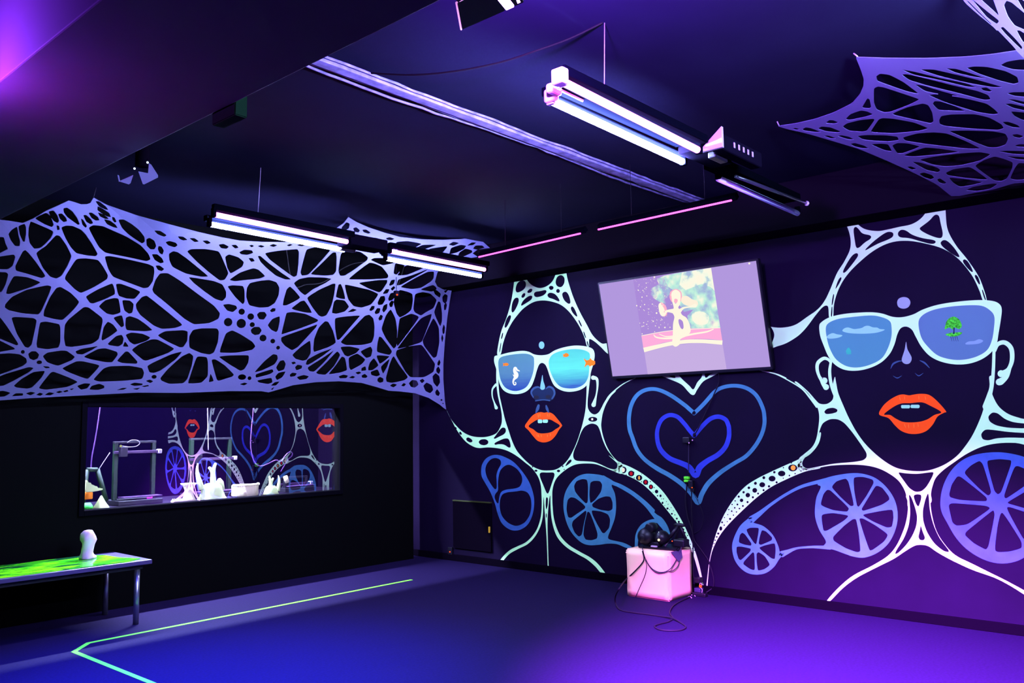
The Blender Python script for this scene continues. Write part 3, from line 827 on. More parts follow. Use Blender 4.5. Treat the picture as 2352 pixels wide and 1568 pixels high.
webL_holes = holes('A', '''
-30,410 25,410 36,455 54,490 0,517 -30,525
53,390 75,363 112,340 120,400 132,440 127,472 98,470 68,430
118,338 160,323 170,345 170,390 162,442 150,442 128,395
198,308 225,318 354,373 332,420 292,462 262,484 223,489 193,450 183,400 186,350
223,288 300,250 332,273 352,330 340,347 290,327
316,243 350,236 377,270 387,305 377,320 350,307 328,275
378,260 405,256 432,285 439,307 415,314 390,292
413,223 440,218 477,245 507,290 522,327 510,332 475,307 438,280 416,250
368,333 387,338 390,362 373,367
398,348 430,336 475,338 532,363 562,395 602,455 640,522 627,537 570,532 498,517 463,480 428,420
528,288 545,298 570,340 560,352 538,332
543,268 565,266 597,295 610,322 590,327 563,312
578,253 600,250 642,280 652,302 625,304 598,287
623,176 650,178 692,210 710,234 690,232 648,212
638,208 670,223 717,255 727,282 700,277 658,252 636,235
638,248 680,263 714,292 690,294 653,277
733,278 750,283 764,312 750,317 736,300
678,293 720,303 757,330 772,354 740,347 698,327
773,298 810,295 862,325 912,365 947,410 949,442 930,454 888,427 838,392 798,352
578,350 610,333 670,338 742,370 832,410 922,465 972,520 987,557 960,570 880,552 780,532 688,514 648,480 608,410
958,425 980,416 1012,435 1024,470 1012,492 985,492 960,467
1038,470 1058,473 1074,500 1064,527 1045,517 1033,490
993,523 1030,523 1062,550 1074,577 1050,584 1013,562
1018,598 1045,596 1077,620 1060,635 1033,627
1008,368 1050,370 1094,400 1075,410 1033,394
1083,445 1110,436 1152,448 1164,465 1145,479 1103,467
1163,406 1200,408 1230,430 1200,434 1176,424
1238,418 1275,418 1304,440 1275,445
1323,435 1360,433 1382,450 1355,459
1430,460 1465,455 1500,474 1485,489 1448,485
1513,463 1545,461 1564,480 1540,487
1630,466 1650,461 1664,470 1648,479
1566,510 1600,493 1650,498 1660,515 1620,529 1578,524
1626,548 1655,548 1670,569 1645,575
1223,505 1250,490 1340,488 1432,503 1452,540 1482,610 1497,650 1472,692 1440,697 1368,642 1288,572
1106,520 1135,503 1165,510 1222,550 1302,615 1368,670 1320,672 1218,652 1128,607 1108,560
1473,540 1500,523 1562,543 1599,575 1587,607 1510,653 1488,612
1498,692 1570,643 1658,614 1692,623 1740,668 1700,685 1600,694 1540,702
1488,733 1520,726 1592,730 1602,760 1603,837 1590,853 1538,802
1233,673 1280,678 1400,698 1457,720 1482,770 1480,807 1455,832 1408,817 1338,767 1268,712
1458,853 1500,848 1547,860 1554,880 1525,904 1488,894
o 1583,900,21 1642,932,22 1494,968,28 1580,977,31 1652,985,17 149,1163,13 257,1231,18,13 1009,1326,17,13 1585,1328,27,19 1634,1335,13
1048,648 1100,646 1182,698 1302,788 1402,860 1442,910 1432,947 1370,977 1270,984 1208,947 1098,852 1008,780 996,755 1018,690
683,538 720,535 850,560 972,588 1007,605 1012,640 1002,700 972,742 940,747 848,712 738,672 708,622
498,553 560,550 642,560 672,600 707,660 702,687 620,737 530,780 488,752 423,687 428,663
233,515 270,488 300,468 365,398 390,403 432,460 470,535 442,600 402,667 370,684 328,672 278,612
148,503 165,495 187,515 232,570 300,667 275,682 178,652 103,632 98,600
-40,543 90,523 100,540 82,602 50,624 -40,622
-40,638 40,640 54,655 37,720 10,772 -40,777
88,663 180,673 272,708 200,742 60,787 38,782 48,740
33,850 78,800 178,753 310,725 337,735 322,780 272,892 252,920 148,912 58,892 30,872
368,743 395,736 462,775 522,835 482,887 410,957 348,947 283,930 288,890 328,800
558,800 640,753 737,711 752,760 752,787 690,817 610,847 588,842
758,718 790,716 882,750 922,770 882,817 828,814 778,797 768,770
643,865 690,823 745,810 777,813 792,907 740,922 698,912
798,823 850,826 877,850 867,907 845,914 813,892
738,938 800,920 814,992 795,1005
888,850 928,803 960,793 1002,825 1102,905 1200,987 1150,1007 1060,1014 1008,992 918,922 893,882
823,938 850,928 902,945 952,980 1002,1022 950,1029 828,1022 820,990
423,985 448,950 548,868 580,871 670,940 672,965 647,1082 600,1112 470,1132 428,1127 418,1070
678,1000 705,963 740,983 772,1024 720,1062 670,1090 663,1077
73,938 100,933 220,940 240,955 232,1000 207,1117 185,1137 163,1132 108,1042
263,968 300,963 387,980 395,1000 395,1100 382,1137 310,1147 243,1137 238,1110 253,1010
-40,918 0,935 42,990 122,1112 110,1122 48,1097 -40,1062
-40,1083 0,1088 92,1135 100,1147 0,1164 -40,1167
183,1175 205,1158 235,1158 257,1180 247,1207 220,1219 193,1207
278,1190 310,1166 400,1153 437,1155 492,1195 472,1217 380,1257 308,1232
-40,1178 60,1170 130,1178 172,1205 177,1232 150,1257 0,1312 -40,1322
278,1255 320,1258 327,1270 300,1272
493,1158 530,1143 647,1123 600,1152 540,1182 503,1177
543,1195 640,1143 690,1138 767,1162 772,1182 735,1232 700,1232 598,1214
763,1222 820,1160 840,1160 902,1227 895,1242 800,1237
403,1270 500,1223 540,1223 657,1250 622,1292 575,1342 540,1332 438,1292
703,1110 760,1058 797,1050 810,1075 802,1112 775,1129 718,1120
818,1092 845,1130 803,1129
820,1050 860,1035 932,1043 987,1068 960,1092 880,1117 848,1097
858,1150 910,1113 990,1080 1030,1080 1147,1142 1100,1172 960,1222 938,1217
1028,1055 1080,1026 1200,1020 1230,1028 1227,1092 1200,1132 1178,1134 1108,1102
1238,1060 1263,1018 1320,1008 1422,1008 1434,1030 1427,1100 1402,1167 1375,1182 1318,1172 1238,1137
1478,1040 1520,1020 1572,1045 1652,1095 1674,1127 1652,1152 1550,1170 1438,1170 1443,1140
963,1255 1000,1233 1120,1178 1197,1158 1152,1212 1050,1287 1008,1302 978,1297
1048,1335 1098,1275 1188,1193 1240,1168 1267,1190 1257,1250 1227,1342 1200,1370 1108,1374 1058,1352
1288,1190 1355,1196 1362,1230 1362,1322 1320,1367 1228,1372 1248,1310
1383,1213 1410,1210 1472,1250 1534,1312 1520,1327 1430,1354 1418,1342
1378,1300 1402,1354 1366,1364
1428,1193 1500,1185 1632,1183 1627,1232 1602,1277 1575,1289 1498,1242
608,1345 678,1270 720,1256 850,1253 932,1268 944,1300 932,1342 800,1354 648,1359
248,1402 330,1298 350,1291 452,1330 514,1360 440,1394 300,1412
88,1385 138,1340 218,1293 297,1285 272,1332 210,1397 180,1405 108,1397
-40,1338 30,1308 190,1260 222,1268 190,1297 90,1352 20,1387 -40,1387
503,1385 550,1368 594,1370 572,1402 530,1412
583,1410 598,1385 650,1370 684,1385 682,1402 640,1414
848,1376 880,1363 937,1370 930,1382 880,1387
953,1353 980,1343 1005,1355 985,1369
758,1415 800,1398 834,1398 810,1412
863,1405 920,1396 900,1412
-40,1423 20,1416 72,1430 30,1457 -40,1460
73,1455 100,1433 152,1433 150,1451
166,1435 200,1423 234,1430 200,1449
233,1445 260,1428 284,1438 265,1452
290,1445 320,1426 359,1432 330,1449
363,1427 390,1416 412,1425 385,1435
410,1420 440,1410 450,1420 425,1429
453,1405 487,1400 470,1414
923,1388 970,1378 977,1387 945,1394
1566,1375 1600,1363 1624,1370 1600,1384
''', 0.12) + holes('B', '''
48,600 68,568 140,553 195,548 242,563 262,600 257,650 232,702 190,729 130,732 63,717 43,660
113,775 130,758 165,758 180,780 160,810 128,807
198,750 215,733 237,735 235,754 210,762
o 154,930,23 218,950,16 253,993,13 1323,1335,6 1333,1358,4
73,875 95,856 130,856 147,880 130,907 100,912 78,897
183,845 215,803 264,785 264,820 252,880 240,892 208,877
283,717 288,680 308,610 330,590 362,620 400,665 370,687 310,717
338,735 400,688 425,683 452,720 477,767 430,764 360,747
119,393 135,390 190,438 272,500 342,547 300,547 238,522 178,472 138,432
163,373 250,358 380,346 390,365 387,440 377,522 355,532 278,477 198,417
438,348 500,333 602,348 562,395 452,517 408,522 398,500 418,420
632,368 637,400 634,492 615,517 560,522 458,514 540,438 610,368
353,570 390,543 450,530 560,533 605,542 570,567 480,612 430,652 398,627
438,665 520,613 610,573 630,573 622,640 602,722 570,782 540,792 518,782 478,730
648,578 665,575 682,620 694,677 660,672 630,662 638,620
688,578 740,588 850,613 910,640 902,660 862,712 800,732 748,722 713,680 698,630
773,568 900,550 970,548 967,570 932,622 915,632 848,607
708,547 760,503 855,430 932,460 977,520 970,540 850,547
663,375 700,353 790,363 842,400 837,420 760,477 690,522 658,522 646,490
858,418 880,405 960,405 1000,410 1042,430 1000,442 940,455 898,437
668,205 700,170 722,180 717,212 690,227 670,224
678,265 700,228 732,223 732,250 712,282 688,284
743,210 765,203 790,225 780,240 753,234
803,220 830,218 860,240 845,247 813,237
588,260 620,236 657,238 657,262 640,287
958,275 985,268 1017,280 1000,289 968,287
708,302 730,273 780,260 817,268 862,337 850,347 790,352 718,332
838,268 900,273 957,300 895,342 863,332
903,345 945,316 985,308 1007,345 1002,357 960,392 918,382
1023,300 1100,293 1202,312 1100,362 1060,377 1028,342
1128,352 1200,318 1302,318 1160,367
1138,382 1250,343 1367,326 1342,360 1290,402 1200,402
1368,318 1400,298 1442,308 1400,327
1373,382 1385,338 1450,318 1487,325 1472,347 1420,372
1488,325 1520,303 1552,305 1530,322
1528,345 1545,323 1590,323 1607,338 1560,352
1428,402 1440,368 1480,343 1522,355 1527,370 1470,397
1018,438 1060,448 1087,455 1030,517 1008,507
1028,522 1080,458 1150,438 1242,428 1212,470 1100,517
1038,545 1130,518 1220,483 1242,480 1120,547 1060,582 1028,587
1048,597 1120,553 1230,495 1275,493 1272,540 1254,563 1190,602 1130,610
1178,612 1268,580 1288,597 1293,612 1260,627
1018,640 1050,613 1100,626 1132,640 1137,680 1127,747 1090,777 1050,797 1028,770 1008,700
1148,640 1200,628 1250,638 1294,680 1272,735 1220,762 1190,784 1148,762 1138,740
1268,612 1292,616 1320,640 1312,667 1278,642
1328,660 1345,640 1364,650 1360,690 1345,705 1330,690
1338,715 1352,695 1360,715 1352,747 1340,747
1338,622 1360,612 1368,614 1350,637
1273,760 1300,688 1317,695 1327,760 1327,822 1315,857 1288,800
1328,870 1338,838 1347,860 1342,902 1330,902
1320,930 1328,903 1336,930 1328,962
1043,837 1048,800 1125,768 1182,790 1100,902 1035,987 1028,962
1033,997 1098,910 1188,798 1262,768 1252,810 1197,952 1180,962 1100,987 1043,1000
1198,947 1228,880 1270,793 1307,860 1310,960 1292,1052 1270,1062 1208,982
1023,1040 1028,1008 1110,983 1190,973 1207,990 1262,1070 1282,1100 1272,1152 1210,1187 1118,1187 1088,1152
998,1062 1010,1046 1042,1100 1107,1187 1080,1207 1000,1224 963,1217 958,1190 983,1100
928,870 958,780 990,738 1022,800 1034,880 1030,982 1010,1002 958,932
903,962 913,920 930,923 1002,1017 985,1042 898,1022
893,1040 987,1048 962,1072 918,1102
843,1122 853,1090 880,1058 914,1110 870,1142 843,1142
923,1117 987,1060 967,1120 940,1167
858,1150 905,1133 922,1172 900,1182 863,1172
903,1195 920,1183 944,1195 942,1217 920,1224 903,1212
798,1125 825,1113 832,1142 798,1147
758,1155 785,1148 799,1158 775,1169
798,1175 820,1163 840,1180 830,1192 803,1190
648,1180 680,1168 712,1175 702,1192 658,1195
713,1190 740,1176 760,1185 745,1195
373,1185 420,1170 457,1180 440,1199 393,1205
328,1170 345,1155 377,1160 365,1180 333,1185
363,1120 380,1103 412,1110 407,1132 373,1142
338,1088 360,1083 372,1095 350,1104
273,907 298,800 308,763 350,758 430,770 517,810 512,824 400,867 288,904
273,925 300,913 430,868 512,838 502,860 442,925 380,992 345,1012 298,982 273,950
343,1040 400,988 462,943 467,980 467,1030 442,1072 415,1080 368,1067
488,935 518,860 560,818 582,823 612,880 634,962 580,992 488,1024 483,1000
623,798 690,788 797,780 742,840 655,942 638,942 626,870
658,957 740,868 820,783 850,776 877,800 885,850 882,920 867,962 800,977 698,977
703,762 740,736 772,745 745,759
603,767 618,690 635,676 690,683 720,725 690,757 638,772
848,747 865,718 887,720 882,742 862,754
903,697 923,655 950,653 957,680 937,712 908,714
883,762 900,733 924,735 917,767 893,775
933,747 943,715 970,703 967,740 945,765
978,705 995,683 1012,690 1002,727 985,727
908,802 923,775 940,785 932,812 915,817
973,672 988,635 1027,628 1027,650 1002,682 978,687
938,637 958,608 984,610 972,637 945,642
988,607 1010,588 1022,600 1002,622
978,582 993,550 1020,546 1012,577 988,589
433,1102 443,1070 520,1028 617,993 540,1052 450,1107
443,1122 540,1063 627,1003 562,1082 490,1152 458,1147
498,1157 570,1088 640,1013 662,1040 622,1112 565,1172 518,1167
578,1170 630,1108 670,1048 692,1060 707,1142 660,1157
658,987 720,983 792,1000 762,1032 710,1052 688,1042
788,1017 860,983 872,1010 862,1052 830,1062
713,1057 770,1028 827,1070 802,1102 730,1142 718,1122
93,1157 160,1083 220,1033 247,1040 252,1065 232,1102 150,1142
103,1167 215,1131 224,1150 200,1167 108,1192
113,1207 210,1188 217,1220 190,1232 128,1222
238,1122 265,1078 290,1073 304,1100 292,1137 255,1150
233,1182 255,1156 305,1146 282,1187 245,1207
203,1242 230,1218 265,1213 240,1242
203,1264 230,1248 217,1270
983,1242 1005,1226 1034,1235 1010,1254
1058,1242 1075,1223 1092,1232 1078,1247
1108,1225 1130,1203 1162,1208 1174,1235 1150,1255 1123,1250
1178,1207 1200,1196 1214,1210 1195,1227
1203,1242 1225,1220 1260,1238 1270,1270 1250,1292 1218,1277
1263,1180 1285,1158 1310,1180 1314,1222 1295,1252 1270,1222
1288,1132 1303,1113 1317,1140 1307,1167 1290,1152
1296,1092 1308,1068 1318,1090 1308,1112 1296,1107
1281,1282 1295,1263 1314,1290 1305,1310 1286,1302
118,328 140,320 167,330 145,339
193,325 220,313 250,322 225,335
308,322 330,313 350,320 325,330
373,322 400,313 442,318 410,330
''', 0.12)


def add_solid(o, thick):
    md = o.modifiers.new('thickness', 'SOLIDIFY')
    md.thickness = thick
    md.offset = 0
    return o


bulge = lambda x, y: on_y(x, y, depth_w(x, y))
me = region_mesh('web_net', [np.array(outA + outB + outA2)], webL_holes, bulge, grid=40)
webL = thing('web_net', 'long white stretch-fabric web net hung from ceiling to wall above the window', 'net', tuple(on_y(620, 898, 7.37)))
net = link('fabric', me, M['web'], webL)
add_solid(net, 0.004)
# little ties that hold its corners
a = bulge(800, 501)
tube('corner_tie', [a, (a.x, a.y, CEIL)], 0.004, M['cable'], webL, 6)
a = bulge(1096, 546)
tube('corner_tie', [a, (XBEAM - 0.01, a.y + 0.02, min(CEIL, a.z + 0.03))], 0.004, M['cable'], webL, 6)
a = bulge(214, 455)
tube('corner_tie', [a, (a.x + 0.02, a.y, CEIL)], 0.004, M['cable'], webL, 6)

# net at the right, under the ceiling and down to the beam
pa, pb, pc = on_z(1790, 290, 3.425), on_z(1970, 130, 3.425), on_x(2200, 448, XBEAM - 0.01)
nR = (pb - pa).cross(pc - pa).normalized()
outC = chaikin(pts('C', '285,945 420,925 560,893 700,845 840,775 900,705 925,645 928,590 905,520 868,428 900,428 1100,435 1400,437 1700,425 1900,405 2130,370 2260,350 2260,1356 2130,1368 2050,1374 1900,1420 1700,1457 1612,1474 1586,1471 1475,1381 1296,1291 1096,1201 896,1117 696,1056 500,999 350,966'), 1, 0.12)
webR_holes = holes('C', '''
388,963 415,956 452,970 420,975
466,970 490,953 530,958 614,990 560,992 478,980
580,965 610,946 680,953 762,987 730,995 648,987
638,922 670,898 700,900 742,918 700,930
623,1018 660,1013 727,1037 680,1040
728,1020 760,1011 822,1025 859,1047 810,1047
823,1078 860,1070 932,1090 970,1114 920,1114 858,1100
916,802 955,734 972,743 984,802 970,814 923,810
790,892 828,853 905,826 952,833 1003,857 940,877 818,902
766,950 800,923 900,898 1002,888 1010,900 952,982 918,990 818,982
977,987 1040,893 1070,883 1150,888 1302,915 1421,962 1350,982 1150,1002 1008,994
1003,660 1035,646 1080,653 1252,710 1353,744 1280,782 1130,840 1080,844 1023,822 1003,770
1020,570 1050,550 1120,558 1222,610 1353,708 1250,687 1080,627 1028,607
1125,857 1250,803 1370,773 1412,785 1442,840 1452,912 1430,927 1300,897
875,1018 950,1010 1100,1013 1182,1023 1192,1052 1120,1062 1000,1057 918,1047
973,1080 1060,1075 1112,1080 1143,1138 1080,1127
1138,1090 1180,1070 1260,1073 1358,1098 1300,1122 1215,1152 1178,1150
1217,1030 1330,998 1450,990 1552,998 1702,1060 1816,1117 1700,1117 1400,1082 1238,1057
1218,1167 1300,1133 1390,1103 1500,1113 1659,1137 1560,1152 1300,1177
1336,1197 1450,1173 1650,1148 1800,1138 1888,1155 1802,1207 1650,1242 1540,1250 1448,1237
1281,1210 1350,1216 1482,1255 1504,1275 1485,1295 1398,1277
1247,1252 1280,1245 1328,1265 1290,1275
1341,1302 1380,1291 1442,1312 1459,1335 1430,1347 1378,1330
1476,1345 1500,1335 1552,1370 1530,1382 1493,1370
1541,1295 1600,1266 1717,1250 1752,1265 1874,1352 1700,1337 1558,1317
1562,1328 1700,1343 1834,1365 1750,1387 1650,1404 1598,1372
1687,1427 1750,1398 1900,1373 1937,1378 1880,1417 1780,1434
1753,1245 1830,1198 1910,1170 1982,1190 2047,1215 2042,1262 2002,1342 1960,1360 1908,1357
2023,1342 2060,1260 2090,1218 2190,1228 2190,1342 2080,1352
1554,980 1700,976 1900,983 1992,1000 2012,1040 1992,1087 1930,1107 1860,1107 1700,1042
1493,900 1508,868 1580,856 1760,853 1872,880 1962,930 1980,962 1940,977 1750,967 1538,947 1498,932
1443,780 1458,756 1500,758 1602,790 1702,834 1600,832 1488,827
1402,710 1500,703 1700,738 1852,775 1912,820 1942,852 1900,860 1778,842 1548,772
1307,630 1370,638 1500,678 1660,722 1550,717 1388,687
1209,558 1250,553 1400,588 1600,638 1782,680 1862,710 1882,747 1830,752 1648,702 1398,642 1268,602
1206,518 1300,533 1500,583 1700,623 1784,657 1700,652 1498,602 1298,562
1336,518 1450,518 1560,543 1750,588 1984,654 1900,657 1700,622 1478,567
1536,510 1620,513 1750,553 1859,592 1750,577 1618,547
1692,508 1750,496 1850,498 1992,530 2082,575 2090,622 2050,632 1948,607 1798,557
1803,658 1850,653 1895,682 1870,690 1823,680
1948,490 2000,460 2100,443 2200,443 2200,527 2050,524
1998,700 2050,688 2200,688 2200,732 2060,722
2002,743 2060,743 2200,778 2200,802 2078,772
1983,778 2030,773 2200,813 2200,842 2048,812
2028,833 2100,838 2200,848 2200,912 2120,902 2058,872
1965,913 2010,910 2082,935 2107,960 2050,957 1993,937
2038,1008 2080,1003 2132,1020 2100,1037 2058,1030
2058,1090 2100,1078 2200,1083 2200,1107 2078,1102
1925,1133 2000,1128 2200,1133 2200,1162 2048,1157
1982,1168 2080,1173 2200,1183 2200,1202 2078,1197
''', 0.13)
me = region_mesh('web_net', [outC], webR_holes, lambda x, y: on_plane(x, y, pa, nR), grid=60)
webR = thing('web_net', 'pointed white web net hooked under the ceiling at the right above the larger face', 'net', tuple(pa))
net = link('fabric', me, M['web'], webR)
add_solid(net, 0.004)
tube('ceiling_hook', [pa, (pa.x - 0.03, pa.y, CEIL)], 0.004, M['pale_plastic'], webR, 6)
tube('ceiling_hook', [pb, (pb.x, pb.y + 0.02, CEIL)], 0.004, M['pale_plastic'], webR, 6)

# nearer net that crosses the top right corner
qa, qb, qc = on_z(2215, 0, 3.40), on_z(2352, 135, 3.12), on_z(2500, -60, 3.30)
nD = (qb - qa).cross(qc - qa).normalized()
outD = np.array(pts('C', '1640,-40 1675,0 1700,30 1790,110 1900,200 2010,310 2080,385 2150,455 2280,580 2400,520 2400,-120 1640,-120'))
webD_holes = holes('C', '''
1700,8 1712,5 1800,95 1888,178 1880,182 1780,90
1735,-10 1765,10 1850,80 1947,155 1925,182 1850,130
1785,-60 1880,-60 1940,105 1938,114 1880,62 1810,0
1978,40 2000,3 2040,18 2100,68 2210,160 2210,262 2120,217 2058,192 2008,122
1953,210 1975,198 2062,285 2120,352 2110,372 2048,312 1988,252
2073,228 2100,226 2210,300 2210,382 2118,312
2050,-60 2120,0 2210,60 2210,122 2128,82
1925,225 1935,225 2040,335 2075,375 2065,372 1990,300
2130,390 2210,410 2260,500 2240,520 2150,420
''', 0.12)
me = region_mesh('web_net', [outD], webD_holes, lambda x, y: on_plane(x, y, qa, nD), grid=60)
webD = thing('web_net', 'white web net slanting across the top right corner, nearest of the nets', 'net', tuple(qa))
net = link('fabric', me, M['web'], webD)
add_solid(net, 0.004)


# ================================================================== LAMPS
def fixture(label, pink, blue, z=2.99, lit=True, uv='uv_tube', wires=()):
    """twin batten: a pink tube and a blue-violet tube under one dark housing"""
    (p0, p1), (b0, b1) = pink, blue
    P0, P1, B0, B1 = [on_z(*q, z) for q in (p0, p1, b0, b1)]
    t = thing('fluorescent_light', label, 'light', tuple((P0 + P1) / 2), 'twin fluorescent lights under the ceiling')
    tb = [('fluorescent_tube', P0, P1, M['pink_tube'] if lit else M['tube_off'], 'pink tube'), ('fluorescent_tube', B0, B1, M[uv] if lit else M['tube_off'], 'blue-violet tube')]
    for nm, a, b, m, lb in tb:
        o = tube(nm, [a, b], 0.018, m, t, 14)
        if lit:
            o['label'] = lb
        d = (b - a).normalized()
        for e, sg in ((a, -1), (b, 1)):
            box('tube_socket', (e.x - 0.012 + sg * 0.014, e.y - 0.02, e.z - 0.02), (e.x + 0.012 + sg * 0.014, e.y + 0.02, e.z + 0.045), M['cap'] if (lit and sg < 0 and e.y < 3) else M['housing'], t, 0.004)
    x0, x1 = min(P0.x, B0.x) - 0.03, max(P1.x, B1.x) + 0.03
    y0, y1 = min(P0.y, P1.y) - 0.018, max(B0.y, B1.y) + 0.018
    box('housing', (P0.x - 0.02, y0, z + 0.03), (P1.x + 0.02, y0 + 0.04, z + 0.075), M['housing'], t, 0.006)
    box('housing', (B0.x - 0.02, y1 - 0.05, z + 0.03), (B1.x + 0.02, y1, z + 0.075), M['housing'], t, 0.006)
    box('reflector_plate', (max(P0.x, B0.x), y0 + 0.041, z + 0.045), (min(P1.x, B1.x), y1 - 0.051, z + 0.055), M['housing'], t)
    for w in wires:
        a = on_z(*w, z + 0.075)
        tube('suspension_wire', [a, (a.x + 0.02, a.y, CEIL)], 0.0022, M['pale_plastic'], t, 6)
    return t, (P0, P1, B0, B1)


fx1, pts1 = fixture('nearest lit pair of pink and blue-violet tubes hanging under the ceiling', ((1297, 190), (1602, 344)), ((1270, 233), (1567, 371)), wires=((1388, 225),))
# the white end lug and prong seen at its near end
e = pts1[2]
bm = bmesh.new()
add_box(bm, (e.x - 0.10, e.y - 0.075, e.z + 0.0), (e.x - 0.02, e.y - 0.035, e.z + 0.045), 0.012)
add_box(bm, (e.x - 0.045, e.y - 0.05, e.z - 0.015), (e.x - 0.012, e.y + 0.022, e.z + 0.05), 0.012)
add_tube(bm, [(e.x - 0.02, e.y - 0.05, e.z + 0.04), (e.x + 0.17, e.y - 0.045, e.z + 0.04)], 0.006, 6)
from_bm('end_lug', bm, M['cap'], fx1)
p = pts1[0]
box('end_cap', (p.x - 0.06, p.y - 0.035, p.z - 0.02), (p.x - 0.012, p.y + 0.03, p.z + 0.05), M['cap'], fx1, 0.008)

fx2, pts2 = fixture('lit pair of pink and blue-violet tubes in front of the long web net, left one', ((495, 493), (797, 555)), ((485, 515), (790, 574)), uv='uv_tube_far', wires=((592, 500),))
fx3, pts3 = fixture('lit pair of pink and blue-violet tubes in front of the long web net, right one', ((898, 577), (1113, 619)), ((888, 594), (1103, 634)), uv='uv_tube_far')

# unlit pair continuing the nearest lamp
A0, A1 = on_z(1650, 410, 2.99), on_z(1832, 490, 2.99)
fx4 = thing('fluorescent_light', 'unlit pair of tubes continuing the nearest lit lamp towards the beam', 'light', tuple(A0), 'twin fluorescent lights under the ceiling')
tube('fluorescent_tube', [A0, A1], 0.019, M['tube_off'], fx4, 12)
C0, C1 = on_z(1690, 405, 2.99), on_z(1853, 467, 2.99)
tube('fluorescent_tube', [C0, C1], 0.011, mat('dark_tube_glass', (0.02, 0.02, 0.03), 0.15, 0.6), fx4, 12)
box('housing', (C0.x - 0.2, C0.y - 0.02, 3.012), (C1.x - 0.02, A0.y + 0.01, 3.06), M['housing'], fx4, 0.006)
bm = bmesh.new()
bmesh.ops.create_uvsphere(bm, u_segments=12, v_segments=8, radius=0.017, matrix=Matrix.Translation(C1))
from_bm('end_pin', bm, M['cap'], fx4, True)
for e in (A0, A1):
    box('tube_socket', (e.x - 0.012, e.y - 0.018, e.z - 0.005), (e.x + 0.012, e.y + 0.018, e.z + 0.05), M['housing'], fx4, 0.004)


def control_gear(label, x0, x1, y0, y1, vents):
    t = thing('control_gear', label, 'control box', ((x0 + x1) / 2, (y0 + y1) / 2, 3.0))
    box('housing', (x0, y0, 2.985), (x1, y1, 3.075), M['gear'], t, 0.01)
    box('connector', (x0 + 0.05, y1 + 0.002, 2.97), (x0 + 0.2, y1 + 0.05, 3.03), M['black'], t, 0.008)
    for i in range(vents):
        xx = x0 + 0.12 + i * (x1 - x0 - 0.2) / max(1, vents)
        box('vent_slot', (xx, y0 - 0.003, 3.02), (xx + 0.016, y0 - 0.0005, 3.05), M['pale_plastic'], t)
    return t


g = control_gear('black lamp control box between the nearest lit tubes and the unlit ones', pts1[1].x + 0.07, pts1[1].x + 0.55, pts1[1].y - 0.12, pts1[1].y - 0.045, 5)
bm = bmesh.new()
e = pts1[1]
q = [Vector((e.x + 0.035, e.y - 0.13, 3.10)), Vector((e.x + 0.035, e.y + 0.02, 2.985)), Vector((e.x + 0.035, e.y - 0.13, 2.985))]
vs = [bm.verts.new(v) for v in q] + [bm.verts.new(v + Vector((0.02, 0, 0))) for v in q]
bm.faces.new(vs[:3])
bm.faces.new(vs[3:][::-1])
for i in range(3):
    bm.faces.new((vs[i], vs[(i + 1) % 3], vs[3 + (i + 1) % 3], vs[3 + i]))
from_bm('gusset_plate', bm, M['pale_plastic'], g)
box('mounting_plate', (e.x + 0.02, e.y + 0.0, 3.0), (C0.x - 0.21, A0.y - 0.05, 3.06), M['gear'], g, 0.006)
control_gear('black lamp control box between the two lit pairs before the web net', pts2[1].x + 0.05, pts3[0].x - 0.05, pts2[1].y + 0.02, pts2[1].y + 0.2, 0)


def strip(label, a, b):
    P, Q = on_z(*a, 2.99), on_z(*b, 2.99)
    t = thing('strip_light', label, 'light', tuple((P + Q) / 2), 'pink strip lights along the beam')
    o = tube('light_strip', [P, Q], 0.0062, M['pink_strip'], t, 10)
    y0, y1 = min(P.y, Q.y) - 0.02, max(P.y, Q.y) + 0.02
    xm = (P.x + Q.x) / 2
    bm = bmesh.new()
    d = (Q - P).normalized()
    add_tube(bm, [P - d * 0.02 + Vector((0.045, 0, 0.035)), Q + d * 0.02 + Vector((0.045, 0, 0.035))], 0.028, 4)
    from_bm('housing', bm, M['housing'], t)
    for k in (0.25, 0.8):
        c = P.lerp(Q, k) + Vector((0.045, 0, 0.05))
        tube('suspension_wire', [c, (c.x, c.y, CEIL)], 0.002, M['cable'], t, 6)
    return t


strip('pink light strip under the ceiling before the beam, nearer the web net', (1100, 590), (1333, 536))
strip('pink light strip under the ceiling before the beam, farther from the web net', (1374, 527), (1680, 460))

# a further lamp of the same kind beyond the left of the view lights the bulkhead
t = thing('strip_light', 'short pair of magenta and violet strips beside the bulkhead, outside the view', 'light', (0.8, 3.7, 2.8))
tube('light_strip', [(0.84, 3.55, 2.80), (0.84, 3.90, 2.80)], 0.0125, emis('side_pink_glow', SIDE_PINK, 1), t, 12)
tube('light_strip', [(0.76, 3.55, 2.80), (0.76, 3.90, 2.80)], 0.0125, emis('side_violet_glow', SIDE_VIOLET, 1), t, 12)
box('housing', (0.72, 3.5, 2.70), (0.88, 3.95, 2.77), M['housing'], t, 0.006)
for yy in (3.52, 3.93):
    tube('suspension_wire', [(0.74, yy, 2.77), (0.74, yy, CEIL)], 0.003, M['cable'], t, 6)
# unseen twin lamp added beyond the right edge to brighten mural and nets
t = thing('fluorescent_light', 'unseen twin tubes added beyond the right edge to brighten the mural and nets', 'light', (3.5, 0.15, 2.99), 'twin fluorescent lights under the ceiling')
tube('fluorescent_tube', [(2.9, 0.05, 2.99), (4.1, 0.05, 2.99)], 0.0125, M['pink_tube'], t, 12)
tube('fluorescent_tube', [(3.0, 0.22, 2.99), (4.2, 0.22, 2.99)], 0.018, M['uv_tube'], t, 12)
box('housing', (2.9, 0.03, 3.02), (4.2, 0.24, 3.06), M['housing'], t, 0.006)
for xx in (3.0, 4.1):
    tube('suspension_wire', [(xx, 0.14, 3.06), (xx, 0.14, CEIL)], 0.003, M['cable'], t, 6)


